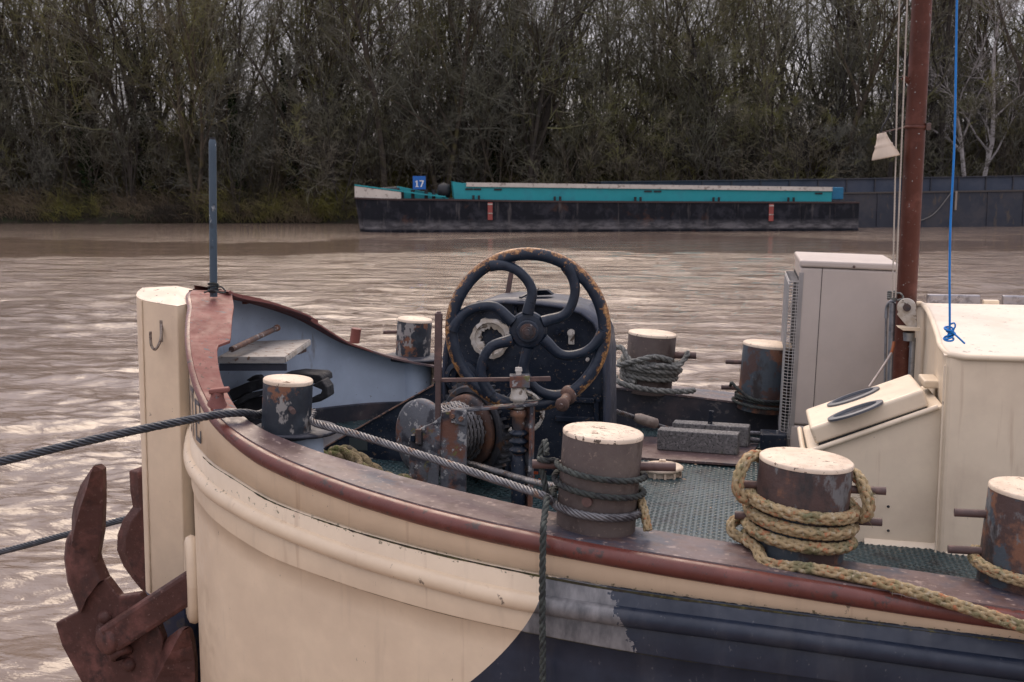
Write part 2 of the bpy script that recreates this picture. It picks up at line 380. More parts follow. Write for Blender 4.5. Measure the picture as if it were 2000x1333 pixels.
M_MAST = mat('mast_brown', (.085, .026, .016), .42, spec=.25, layers=[((.13, .045, .032), 10, .5, .75), ((.30, .30, .30), 60, .77, .79)], bump=.08)
M_AC = mat('unit_casing', (.56, .48, .425), .42, layers=[((.48, .41, .365), 2, .4, .8)], var=.03, bump=.03, bs=20)
M_ACG = mat('unit_grille_wire', (.42, .40, .39), .45, .3)
M_ACD = mat('unit_dark_inside', (.02, .02, .025), .7)
M_PIPE = mat('galvanised_pipe', (.30, .31, .33), .40, .6, layers=[((.20, .20, .21), 14, .5, .7)])
M_CHECK = mat('aluminium_checker', (.30, .29, .31), .35, .8, bump=.5, bs=60, layers=[((.18, .17, .18), 20, .5, .7)])
M_GLASS = mat('porthole_glass', (.03, .035, .045), .12, spec=.6)
M_RUBBER = mat('perished_rubber', (.018, .018, .021), .75, layers=[((.045, .045, .05), 8, .5, .7)], bump=.6, bs=40, bdist=.01)
M_WOOD = mat('bench_board', (.34, .31, .28), .6, layers=[((.22, .20, .19), 6, .5, .7, (1, 5, 5)), ((.14, .08, .055), 22, .62, .7)], bump=.25, bs=60)
M_WHITE = mat('white_flaking_paint', (.60, .55, .49), .6, layers=[((.10, .07, .05), 30, .62, .66), ((.45, .38, .30), 8, .5, .7)], bump=.3, bs=60)
M_STAFF = mat('slate_blue_staff', (.055, .085, .115), .5, layers=[((.45, .47, .48), 45, .73, .75, (1, 1, .35)), ((.03, .045, .06), 12, .55, .7)])
M_LINE = mat('pale_halyard', (.46, .40, .34), .7, bump=.3, bs=400)
M_LAMP = mat('lamp_cream', (.58, .46, .35), .45, layers=[((.46, .36, .28), 12, .5, .75)])
M_BLACK = mat('dull_black', (.015, .015, .018), .6)
M_ORANGE = mat('orange_sleeve', (.30, .09, .03), .6)
def capmat(name, chip):
    return mat(name, (.74, .60, .46), .62, layers=[((.60, .47, .35), 8, .5, .7), ((.10, .07, .05), 48, chip, chip + .025, (1, 2.6, 1)), ((.16, .09, .05), 17, .74, .78)], bump=.25, bs=70)
M_CAP = capmat('bollard_cap_paint', .655)
M_CAP2 = capmat('bollard_cap_clean', .72)
M_BOLBR = mat('bollard_brown', (.098, .072, .064), .62, layers=[((.13, .10, .085), 4, .5, .75), ((.055, .035, .03), 6, .52, .7, (1, 1, .5)), ((.20, .15, .12), 60, .7, .75)], bump=.3, bs=70)
M_BOLRU = mat('bollard_rust', (.072, .040, .034), .6, layers=[((.19, .085, .048), 5, .50, .60), ((.055, .070, .085), 6, .53, .60, None, 3), ((.15, .145, .145), 10, .62, .70, (1, 1, .6), 5), ((.03, .024, .024), 8, .55, .7, (1, 1, .45), 8)], bump=.45, bs=60)
M_BOLNV = mat('bollard_navy', (.020, .026, .036), .5, layers=[((.045, .055, .068), 8, .5, .7), ((.20, .085, .045), 6, .54, .60), ((.27, .255, .24), 13, .58, .63, (1, 1, .6), 2)], bump=.35, bs=60)
# ------------------------------------------------------------------ river
def FP(a, d, z=0.0):                       # a metres to the right, d metres ahead of the camera
    return V((_rt.x * a - math.sin(YAW) * d, _rt.y * a + math.cos(YAW) * d, z))
def water_material():
    m = bpy.data.materials.new('river_water'); m.use_nodes = True; nt = m.node_tree; L = nt.links; b = nt.nodes['Principled BSDF']
    g = nt.nodes.new('ShaderNodeNewGeometry'); co = g.outputs['Position']
    f, _ = noise_fac(nt, co, .05, .35, .65, 4)
    L.new(mixc(nt, f, (.175, .125, .093), (.22, .158, .118)), b.inputs['Base Color'])
    b.inputs['Roughness'].default_value = .05; b.inputs['IOR'].default_value = 1.33
    b.inputs['Specular IOR Level'].default_value = 1.0
    rot = nt.nodes.new('ShaderNodeMapping'); rot.inputs['Rotation'].default_value = (0, 0, -YAW); rot.inputs['Scale'].default_value = (.62, 1.9, 1)
    L.new(co, rot.inputs['Vector'])
    t = nt.nodes.new('ShaderNodeTexNoise'); t.inputs['Scale'].default_value = 4.2; t.inputs['Detail'].default_value = 5; t.inputs['Roughness'].default_value = .55; t.inputs['Distortion'].default_value = .4
    L.new(rot.outputs[0], t.inputs['Vector'])
    t2 = nt.nodes.new('ShaderNodeTexNoise'); t2.inputs['Scale'].default_value = .55; t2.inputs['Detail'].default_value = 6; t2.inputs['Roughness'].default_value = .6; t2.inputs['Distortion'].default_value = .6
    L.new(rot.outputs[0], t2.inputs['Vector'])
    d = nt.nodes.new('ShaderNodeVectorMath'); d.operation = 'DOT_PRODUCT'; d.inputs[1].default_value = (-math.sin(YAW), math.cos(YAW), 0); L.new(co, d.inputs[0])
    wob, _ = noise_fac(nt, co, .035, 0, 1, 4); dist = mth(nt, 'ADD', d.outputs['Value'], mth(nt, 'MULTIPLY', mth(nt, 'SUBTRACT', wob, .5), 60))
    far = nt.nodes.new('ShaderNodeMapRange'); far.inputs['From Min'].default_value = 20; far.inputs['From Max'].default_value = 60; far.inputs['To Min'].default_value = .15; L.new(d.outputs['Value'], far.inputs['Value'])
    band = nt.nodes.new('ShaderNodeMapRange'); band.interpolation_type = 'SMOOTHSTEP'; band.inputs['From Min'].default_value = 7; band.inputs['From Max'].default_value = 12; L.new(mth(nt, 'ABSOLUTE', mth(nt, 'SUBTRACT', dist, 70)), band.inputs['Value'])
    calm = mth(nt, 'ADD', mth(nt, 'MULTIPLY', band.outputs[0], .85), .15)
    hgt = mth(nt, 'ADD', mth(nt, 'MULTIPLY', t.outputs['Fac'], .026), mth(nt, 'MULTIPLY', mth(nt, 'MULTIPLY', t2.outputs['Fac'], .46), far.outputs[0]))
    bp = nt.nodes.new('ShaderNodeBump'); bp.inputs['Distance'].default_value = 1.0
    L.new(mth(nt, 'MULTIPLY', calm, .75), bp.inputs['Strength']); L.new(hgt, bp.inputs['Height']); L.new(bp.outputs[0], b.inputs['Normal'])
    return m
M_WATER = water_material()
def make_river():
    rng = np.random.default_rng(5)
    NR, NC = 620, 520
    vv = np.linspace(1500, 431, NR)                      # rows spaced as the eye sees them, in metres from the camera's foot
    dist = 4.0 / np.tan(PITCH + np.arctan((vv - CY) / F_PX))
    ang = np.linspace(-R(34), R(34), NC)
    D, A = np.meshgrid(dist, ang, indexing='ij')
    a = D * np.tan(A); spacing = np.gradient(dist)[:, None] * np.ones_like(D)
    H = np.zeros_like(D)
    for k in range(90):
        lam = .22 * (3.2 / .22) ** rng.random()
        th = rng.normal(R(90), R(17 + 20 * (lam < .9)))                    # crests run mostly across the view
        kx, ky = 2 * np.pi / lam * np.cos(th), 2 * np.pi / lam * np.sin(th)
        amp = .0047 * lam ** .80 * (0.6 + .8 * rng.random())
        fade = np.clip((lam / np.maximum(np.abs(spacing), 1e-3) - 2) / 2, 0, 1)
        ph = kx * a + ky * D + rng.random() * 6.28
        env = .65 + .35 * np.sin(a * rng.normal(0, .12) + D * rng.normal(0, .12) + rng.random() * 6.28)
        H += amp * fade * env * np.sin(ph)
    # gusts: calmer and rougher patches
    gust = 1 + .45 * np.sin(a * .05 + D * .21 + 1.0) * np.sin(a * .11 - D * .09)
    H *= gust
    X = np.cos(YAW) * a - np.sin(YAW) * D; Y = np.sin(YAW) * a + np.cos(YAW) * D
    vs = np.stack([X, Y, H], -1).reshape(-1, 3)
    i, j = np.meshgrid(np.arange(NR - 1), np.arange(NC - 1), indexing='ij'); q = (i * NC + j).ravel()
    faces = np.stack([q, q + 1, q + NC + 1, q + NC], -1)
    me = bpy.data.meshes.new('river'); me.vertices.add(len(vs)); me.vertices.foreach_set('co', vs.ravel())
    me.loops.add(faces.size); me.loops.foreach_set('vertex_index', faces.ravel())
    me.polygons.add(len(faces)); me.polygons.foreach_set('loop_start', np.arange(0, faces.size, 4)); me.polygons.foreach_set('loop_total', np.full(len(faces), 4))
    me.update(calc_edges=True); me.polygons.foreach_set('use_smooth', np.ones(len(faces), bool)); me.materials.append(M_WATER)
    o = bpy.data.objects.new('river', me); COL.objects.link(o); tag(o, kind='structure')
    mb = MB(); mb.add([FP(-400, -60, -.3), FP(400, -60, -.3), FP(400, 120, -.3), FP(-400, 120, -.3)], [(0, 1, 2, 3)])
    tag(mb.build('river', M_WATER), kind='structure')
make_river()
# ------------------------------------------------------------------ far bank
BANK = 103.0
M_EARTH = mat('bank_earth', (.030, .025, .018), .95, spec=.1, layers=[((.055, .044, .032), .8, .5, .75), ((.03, .035, .018), 1.7, .5, .7)], bump=.6, bs=3, bdist=.2)
def make_bank():
    mb = MB(); rows = []
    for i in range(161):
        a = -160 + i * 2.0
        w = .8 * math.sin(a * .21) + .5 * math.sin(a * .63 + 1)
        rows.append([FP(a, BANK + w - .6, -.5), FP(a, BANK + w, .15), FP(a, BANK + w + .7, .8 + .25 * math.sin(a * .9)), FP(a, BANK + w + 2.5, 1.4), FP(a, BANK + 9, 1.7 + .2 * math.sin(a * .3)), FP(a, BANK + 45, 1.9), FP(a, BANK + 900, 2.2)])
    mb.strip(rows); tag(mb.build('far_bank', M_EARTH), kind='structure')
make_bank()
# ------------------------------------------------------------------ bare winter trees
M_BARK = mat('bark', (.11, .088, .066), .95, layers=[((.115, .10, .045), .9, .5, .7), ((.04, .035, .03), 2, .5, .7)], ob_rand=(.060, .053, .050), vs=1, flat=True)
M_TWIG = mat('twigs', (.20, .172, .125), .95, layers=[((.19, .18, .065), .30, .42, .58)], ob_rand=(.15, .145, .12), vs=.5, flat=True)
M_SCRUB = mat('brushwood', (.20, .155, .105), .95, layers=[((.21, .195, .06), .12, .45, .58), ((.07, .06, .05), .2, .5, .65, None, 4)], vs=.5, flat=True)
M_BIRCH = mat('pale_bark', (.46, .42, .40), .9, layers=[((.14, .12, .11), 2, .55, .7)], vs=1, flat=True)
M_IVY = mat('ivy', (.020, .030, .014), .7, layers=[((.035, .045, .018), 3, .45, .7)], vs=3, flat=True)
def seg(mb, p, q, r0, r1, n=3):
    d = q - p
    if d.length < 1e-4: return
    d.normalize(); a = d.orthogonal().normalized(); b = d.cross(a); o = len(mb.v)
    for c, r in ((p, r0), (q, r1)):
        for k in range(n):
            t = 2 * math.pi * k / n; mb.v.append(c + (a * math.cos(t) + b * math.sin(t)) * r)
    for k in range(n): mb.f.append([o + k, o + (k + 1) % n, o + n + (k + 1) % n, o + n + k]); mb.sm.append(False); mb.mi.append(0)
def limb(wood, twig, rng, p, d, ln, r, lev, up, cn=19, lo=.12):
    nseg = (6, 5, 4, 3)[lev]; st = ln / nseg; pts = [(p, d, r)]
    for i in range(nseg):
        t = (i + 1) / nseg
        d = (d + V((rng.gauss(0, 1), rng.gauss(0, 1), rng.gauss(0, 1))) * (.10, .16, .22, .26)[lev] + V((0, 0, up * (.05, .09, .08, .03)[lev]))).normalized()
        q = p + d * st; r2 = max(r * (1 - .78 * t), .012)
        seg(wood if lev < 2 else twig, p, q, pts[-1][2], r2, 5 if lev == 0 else 3)
        p = q; pts.append((q, d, r2))
    if lev == 3: return
    cnt = (cn, 7, 6)[lev]
    for i in range(cnt):
        t = rng.uniform((lo, .22, .15)[lev], 1.0); k = min(int(t * nseg), nseg - 1); u = t * nseg - k
        a, b = pts[k], pts[k + 1]; q = a[0].lerp(b[0], u); dd = a[1]
        side = dd.orthogonal().normalized(); side.rotate(Matrix.Rotation(rng.uniform(0, 6.283), 3, dd))
        sp = rng.uniform(.55, 1.1) if lev else rng.uniform(.45, 1.0)
        nd = (dd + side * sp).normalized()
        l2 = ln * (.42, .50, .55)[lev] * (1.15 - .6 * t) * rng.uniform(.7, 1.25)
        limb(wood, twig, rng, q, nd, max(l2, .5), max(a[2] * .55, .013), lev + 1, up, cn, lo)
def make_tree(seed, h, r, up=1.0, stems=1, ivy=False, mats=None, name='bare_tree', cn=18, lo=.14):
    rng = random.Random(seed); wood, twig = MB(), MB()
    for s in range(stems):
        d = V((rng.gauss(0, .06), rng.gauss(0, .06), 1)).normalized() if stems == 1 else V((math.cos(s * 2.4) * .28, math.sin(s * 2.4) * .2, 1)).normalized()
        limb(wood, twig, rng, V((0, 0, -.3)), d, h * rng.uniform(.85, 1.05), r, 0, up, cn, lo)
    root = bpy.data.objects.new(name, None); COL.objects.link(root)
    mw, mt = mats or (M_BARK, M_TWIG)
    for nm, mb, m in (('trunk', wood, mw), ('crown', twig, mt)):
        o = mb.build(nm, m); o.parent = root
    if ivy:
        mb = MB()
        for i in range(900):
            z = rng.uniform(0, h * .5) ; q = rng.uniform(0, 6.283); rr = r * (1.3 + rng.random() * 1.2) * (1 - z / h * .8)
            c = V((math.cos(q) * rr, math.sin(q) * rr, z)); s = rng.uniform(.10, .22)
            n = V((rng.gauss(0, 1), rng.gauss(0, 1), rng.gauss(0, .6))).normalized(); a = n.orthogonal().normalized(); b = n.cross(a)
            mb.add([c + a * s, c + b * s * .7, c - a * s, c - b * s * .7], [(0, 1, 2, 3)])
        o = mb.build('ivy', M_IVY); o.parent = root
    return root
def copy_tree(root):
    c = root.copy(); COL.objects.link(c)
    for ch in root.children:
        k = ch.copy(); COL.objects.link(k); k.parent = c
    return c
def plant_wood():
    protos = [make_tree(11, 24, .24, 1.2), make_tree(12, 26, .30, .9), make_tree(13, 22, .20, 1.4), make_tree(14, 25, .22, 1.1, 2), make_tree(15, 27, .28, 1.0), make_tree(16, 20, .17, 1.3, 3)]
    ivy = [make_tree(21, 25, .30, 1.0, 1, True), make_tree(22, 23, .26, 1.2, 1, True)]
    rng = random.Random(3); used = {}
    rows = [(BANK + 2.2, 4.2, 0), (BANK + 5.5, 3.6, 0), (BANK + 9.5, 4.2, 1), (BANK + 14.5, 4.4, 1), (BANK + 22, 4.6, 1)]
    for d0, sp, deep in rows:
        a = -d0 * .52 + rng.uniform(0, 3)
        while a < d0 * .52:
            iv = rng.random() < (.22 if not deep else .12)
            pr = rng.choice(ivy if iv else protos)
            if pr in used: o = copy_tree(pr)
            else: o = pr; used[pr] = 1
            o.location = FP(a, d0 + rng.gauss(0, .9), 1.0 if d0 < BANK + 4 else 1.5)
            s = rng.uniform(.82, 1.18); o.scale = (s * rng.uniform(.85, 1.1), s * rng.uniform(.85, 1.1), s)
            o.rotation_euler = (rng.gauss(0, .05), rng.gauss(0, .06), rng.uniform(0, 6.283))
            if iv: o.name = 'ivy_clad_tree'
            if iv: tag(o, 'bare tree with dark ivy round its trunk in the far wood', 'tree', 'ivy-clad trees of the far wood')
            elif deep: tag(o, 'leafless tree standing deeper in the wood behind the bank trees', 'tree', 'trees deeper in the far wood')
            else: tag(o, 'leafless tree in the front row along the far riverbank', 'tree', 'trees along the far riverbank')
            a += sp * rng.uniform(.7, 1.35)
    sap = [make_tree(41, 11, .07, .9, 4, name='sapling_clump', cn=8, lo=.05), make_tree(42, 8, .06, .7, 5, name='sapling_clump', cn=7, lo=.03), make_tree(43, 13, .08, 1.1, 3, name='sapling_clump', cn=9, lo=.06)]
    for d0, sp in ((BANK + 1.6, 3.4), (BANK + 4, 4.0), (BANK + 12, 4.2)):
        a = -d0 * .5 + rng.uniform(0, 3)
        while a < d0 * .5:
            pr = rng.choice(sap)
            if pr in used: o = copy_tree(pr)
            else: o = pr; used[pr] = 1
            o.location = FP(a, d0 + rng.gauss(0, .7), .8 if d0 < BANK + 3 else 1.5); s = rng.uniform(.75, 1.25); o.scale = (s * 1.1, s * 1.1, s); o.rotation_euler = (rng.gauss(0, .08), rng.gauss(0, .08), rng.uniform(0, 6.283))
            if d0 < BANK + 5: tag(o, 'low many-stemmed bare sapling clump at the far water edge', 'sapling', 'sapling clumps at the far water edge')
            else: tag(o, 'many-stemmed bare sapling clump between the trunks of the far wood', 'sapling', 'sapling clumps inside the far wood')
            a += sp * rng.uniform(.7, 1.4)
    lean = make_tree(31, 27, .42, .8)
    lean.location = FP((1030 - 1000) / F_PX * 104.5, 104.5, .9); lean.rotation_euler = (0, R(9), .6)
    lean.name = 'leaning_tree'; tag(lean, 'thick dark trunk leaning to the right at the centre of the far bank', 'tree')
    bir = make_tree(32, 24, .22, 1.2, 2, mats=(M_BIRCH, M_BIRCH), name='birch_tree')
    bir.location = FP((1893 - 1000) / F_PX * 103.2, 103.2, .6); tag(bir, 'pale whitish forked tree at the upper right of the far wood', 'tree')
plant_wood()
def make_scrub():
    rng = random.Random(9); mb = MB()
    for i in range(10500):
        d = BANK - .3 + abs(rng.gauss(0, 1)) ** 1.5 * 3.4; a = rng.uniform(-.50, .50) * d
        dens = .5 + .5 * math.sin(a * .35) * math.sin(a * .13 + 2)
        h = rng.uniform(.8, 2.2) + 3.2 * rng.random() ** 2 * dens
        p = FP(a, d, max(.05, min(1.4, .2 + (d - BANK) * .5))); dr = V((rng.gauss(0, .6), rng.gauss(-.35, .45), 1)).normalized(); r = rng.uniform(.012, .03)
        for k in range(3):
            q = p + dr * h / 3; seg(mb, p, q, r, r * .7); p = q; r *= .7
            dr = (dr + V((rng.gauss(0, .35), rng.gauss(-.1, .3), -.32 * rng.random()))).normalized()
            if k:
                e = (dr + V((rng.gauss(0, .7), rng.gauss(0, .5), rng.gauss(0, .4)))).normalized(); seg(mb, p, p + e * h * .28, r * .8, .008)
    for i in range(8500):
        d = BANK + 8 + rng.random() * 30; a = rng.uniform(-.50, .50) * d
        h = rng.uniform(3.0, 6.5) + 6.0 * rng.random() ** 2
        p = FP(a, d, 1.6); dr = V((rng.gauss(0, .3), rng.gauss(0, .3), 1)).normalized(); r = rng.uniform(.03, .06)
        for k in range(3):
            q = p + dr * h / 3; seg(mb, p, q, r, r * .75); p = q; r *= .75
            dr = (dr + V((rng.gauss(0, .25), rng.gauss(0, .2), 0))).normalized()
            for e_ in range(2):
                e = (dr + V((rng.gauss(0, .7), rng.gauss(0, .5), rng.gauss(.2, .4)))).normalized(); seg(mb, p, p + e * h * .3, r * .7, .012)
    tag(mb.build('riverside_scrub', M_SCRUB), 'tangled brown brushwood overhanging the waterline of the far bank', 'scrub', kind='stuff')
make_scrub()
# ------------------------------------------------------------------ barges moored along the far bank
def far_frame(pL, pR):
    x = (pR - pL); x.z = 0; ln = x.length; x.normalize(); y = V((-x.y, x.x, 0))
    return (lambda a, b, z: pL + x * a + y * b + V((0, 0, z))), ln
def bhull_extra(nt, co, col):
    z = axis_mask(nt, co, 2, .15, .95)
    f, _ = noise_fac(nt, co, 1.3, .42, .62, 8, (.7, 1, 2.2), .7)
    band = mth(nt, 'MULTIPLY', mth(nt, 'MULTIPLY', mth(nt, 'ADD', mth(nt, 'MULTIPLY', f, .7), .3), mth(nt, 'SUBTRACT', 1.0, z)), axis_mask(nt, co, 2, .14, .30))
    col = mixc(nt, mth(nt, 'MULTIPLY', band, .9), col, (.30, .28, .28))
    f, _ = noise_fac(nt, co, .9, .56, .70, 7, (2.6, 1, .30), .65, 4)
    return mixc(nt, mth(nt, 'MULTIPLY', f, .7), col, (.13, .115, .11))
M_BHULL = mat('black_barge_hull', (.009, .010, .015), .6, spec=.2, layers=[((.060, .030, .022), .45, .66, .80), ((.030, .030, .038), 1.2, .5, .7)], vs=.6, extra=bhull_extra)
M_TURQ = mat('turquoise_coaming', (.012, .30, .33), .5, vs=.6, layers=[((.02, .24, .28), .6, .5, .8)])
M_BWHITE = mat('barge_white', (.60, .54, .47), .6, vs=.8, layers=[((.30, .25, .21), 3, .60, .72)])
M_SIGN = mat('sign_blue', (.01, .12, .42), .5)
M_SIGNW = mat('sign_white', (.75, .73, .70), .5)
M_RED = mat('faded_red_board', (.34, .075, .06), .6, vs=2)
M_SLATE = mat('slate_barge', (.028, .032, .046), .6, vs=.4, layers=[((.050, .048, .056), .5, .48, .7), ((.075, .06, .05), 1.6, .62, .74, (1.5, 1, .5))])
M_SLATE2 = mat('slate_coaming', (.036, .048, .075), .6, vs=.5, layers=[((.05, .06, .085), .5, .5, .7)])
def turquoise_barge():
    P, ln = far_frame(onz(691, 455, 0), onz(1681, 451.5, 0))
    ROT = Matrix.Rotation(math.atan2((P(1, 0, 0) - P(0, 0, 0)).y, (P(1, 0, 0) - P(0, 0, 0)).x), 3, 'Z')
    t = thing('river_barge', P(ln / 2, 2.5, 0), 'black river barge with turquoise hold coaming moored at the far bank', 'barge')
    top = table([0, 1.5, 3.4, 6.5, 9.5, 20, 34, ln], [2.50, 2.46, 2.42, 2.42, 2.32, 2.22, 2.16, 2.14])
    def half(s): return 2.5 * min(1, (s + .05) / 3.2) ** .42 if s < 3.2 else (2.5 if s < ln - 1.5 else 2.5 - .5 * (s - ln + 1.5) / 1.5)
    st = [0, .1, .3, .7, 1.2, 2, 3.2, 5, 8, 12, 16, 20, 24, 28, 32, ln - 1.5, ln - .6, ln]
    mb = MB()
    rows = []
    for s in st:
        h = half(s); z = top(s); rake = .25 * max(0, 1 - s / 3)
        rows.append([P(s + rake * .0 + (.35 * (1 - zz / z) if s < .7 else 0), 2.5 + sg * hh, zz) for sg, hh, zz in ((-1, h * .96, -.4), (-1, h, .5), (-1, h, z * .6), (-1, h, z), (1, h, z), (1, h, z * .6), (1, h, .5), (1, h * .96, -.4))])
    mb.strip(rows, sm=False); mb.add(rows[0], [tuple(range(8))]); mb.add(rows[-1], [tuple(range(8))])
    hull = mb.build('hull', M_BHULL, t)
    mb = MB()                                                    # rubbing ledge along the sheer
    for i in range(len(st) - 1): mb.bar(P(st[i], 2.5 - half(st[i]) - .03, top(st[i]) - .06), P(st[i + 1], 2.5 - half(st[i + 1]) - .03, top(st[i + 1]) - .06), .10, .12)
    mb.build('rubbing_strake', mat('barge_strake', (.05, .026, .024), .6), t)
    s = 3.4
    while s < ln - 2:                                           # plate butts and frames showing through the side
        mb = MB(); mb.box(P(s, 2.5 - half(s) - .012, top(s) * .55), (.07, .035, top(s) * .86), ROT); mb.build('hull_frame', M_BHULL, t); s += 2.45
    for s in (8.6, 14.5, 20.4, 26.2, 31.8):
        mb = MB(); mb.cyl(P(s, .22, top(s)), P(s, .22, top(s) + .30), .09, .09, 10); mb.cyl(P(s + .4, .22, top(s)), P(s + .4, .22, top(s) + .30), .09, .09, 10); mb.build('side_bollard', M_BLACK, t)
    mb = MB(); rows = []
    for s in [0, .1, .3, .7, 1.2, 2, 3.2, 3.4]:                 # white bow bulwark
        h = half(s) + .02; zt = 3.30 - s * .125 - (.0 if s < 3 else 0)
        rows.append([P(s, 2.5 - h, top(s) - .02), P(s, 2.5 - h, zt), P(s + .02, 2.5 - h + .12, zt), P(s + .02, 2.5 - h + .12, top(s))])
    mb.strip(rows, sm=False); mb.build('bow_bulwark', M_BWHITE, t)
    mb = MB(); rows = []
    for s in [0, .1, .3, .7, 1.2, 2, 3.2, 5.0, 6.6]:
        h = half(s) - .0; zt = 3.36 - s * .125 if s < 3.4 else 2.9 - (s - 3.2) * .11
        rows.append([P(s, 2.5 - h - .03, zt - .02), P(s, 2.5 - h - .03, zt + .07), P(s, 2.5 - h + .3, zt + .07), P(s, 2.5 - h + .3, zt - .02)])
    mb.strip(rows, sm=False); mb.build('bow_rail', M_TURQ, t)
    # hold coaming
    c0, c1 = 7.2, ln - 2.1
    zt = lambda s: 3.52 - .36 * (s - c0) / (c1 - c0)
    mb = MB()
    mb.add([P(c0 + .05, .55, top(c0) - .1), P(c1, .55, top(c1) - .1), P(c1, .55, zt(c1)), P(c0 + .8, .55, zt(c0) - .02), P(c0 - .1, .55, zt(c0) + .12), P(c0 + .05, 4.45, top(c0) - .1), P(c1, 4.45, top(c1) - .1), P(c1, 4.45, zt(c1)), P(c0 + .8, 4.45, zt(c0) - .02), P(c0 - .1, 4.45, zt(c0) + .12)],
           [(0, 1, 2, 3, 4), (9, 8, 7, 6, 5), (0, 5, 6, 1), (1, 6, 7, 2), (2, 7, 8, 3), (3, 8, 9, 4), (4, 9, 5, 0)])
    co = mb.build('hold_coaming', M_TURQ, t)
    mb = MB(); mb.bar(P(c0 + .9, .50, zt(c0) - .10), P(c1, .50, zt(c1) - .09), .16, .30); mb.build('white_coaming_band', M_BWHITE, co)
    for s in (c0 + 1.1, c0 + 1.7, c0 + 3.2, c0 + 14.2, c0 + 14.9, c1 - 1.0):
        mb = MB(); mb.box(P(s, .52, zt(s) - .42), (.55, .06, .12), ROT); mb.build('drain_slot', M_BLACK, co)
    mb = MB(); mb.box(P(c1 + .5, 1.5, 2.75), (.9, 1.6, .9), ROT); mb.build('stern_locker', mat('locker_blue', (.01, .14, .26), .5), t, bevel=.05)
    for u, n in ((955, 'a'), (1510, 'b')):
        s = (onz(u, 453, 0) - P(0, 0, 0)).length
        mb = MB(); mb.box(P(s, -.06, top(s) - .80), (.34, .06, 1.25), ROT); r_ = mb.build('draught_board', M_RED, t)
        mb = MB(); mb.box(P(s, -.10, top(s) - .30), (.34, .03, .08), ROT); mb.box(P(s, -.10, top(s) - .95), (.34, .03, .06), ROT); mb.build('white_mark', M_BWHITE, r_)
    s = 3.6; mb = MB(); mb.cyl(P(s - 1.6, 1.2, 2.9), P(s - .3, 1.2, 3.05), .32, .26, 10); mb.box(P(s - .9, 1.3, 2.7), (1.8, 1.2, .6), ROT); mb.build('windlass', M_BLACK, t)
    mb = MB(); mb.prism([P(3.3, 1.0, 2.4), P(6.9, 1.0, 2.35), P(6.5, 1.0, 2.62), P(4.8, 1.0, 2.95), P(3.6, 1.0, 3.2), P(3.1, 1.0, 3.3)], P(0, 1.2, 0) - P(0, 0, 0)); mb.build('forward_hatch', M_TURQ, t)
    for s in (4.25, 5.2, 5.75):
        mb = MB(); mb.cyl(P(s, .45, 2.3), P(s, .45, 2.98), .13, .13, 10); mb.cyl(P(s, .45, 2.98), P(s, .45, 3.05), .17, .17, 10); mb.build('bollard', M_BLACK, t)
    mb = MB(); mb.lathe([(.0, -.5), (.45, -.42), (.62, 0), (.45, .42), (0, .5)], P(6.5, 1.3, 2.95), P(1, 0, 0) - P(0, 0, 0), 14); mb.build('rubber_fender', M_BLACK, t)
    sg = MB(); sg.box(P(4.72, .62, 3.55), (.93, .05, .95), ROT); sg.bar(P(4.72, .70, 2.4), P(4.72, .70, 3.2), .06, .06)
    so_ = sg.build('number_board', M_SIGN, t)
    mb = MB(); w = lambda a, z: P(4.72 + a, .585, 3.55 + z)
    mb.bar(w(-.17, -.30), w(-.17, .16), .02, .085, up=(1, 0, 0)); mb.bar(w(-.17, .12), w(-.28, .04), .02, .07); mb.bar(w(-.28, -.275), w(-.06, -.275), .022, .06)
    mb.bar(w(.02, .13), w(.32, .13), .02, .075); mb.bar(w(.29, .12), w(.12, -.30), .024, .085, up=(1, 0, .4)); mb.build('lettering', M_SIGNW, so_)
turquoise_barge()
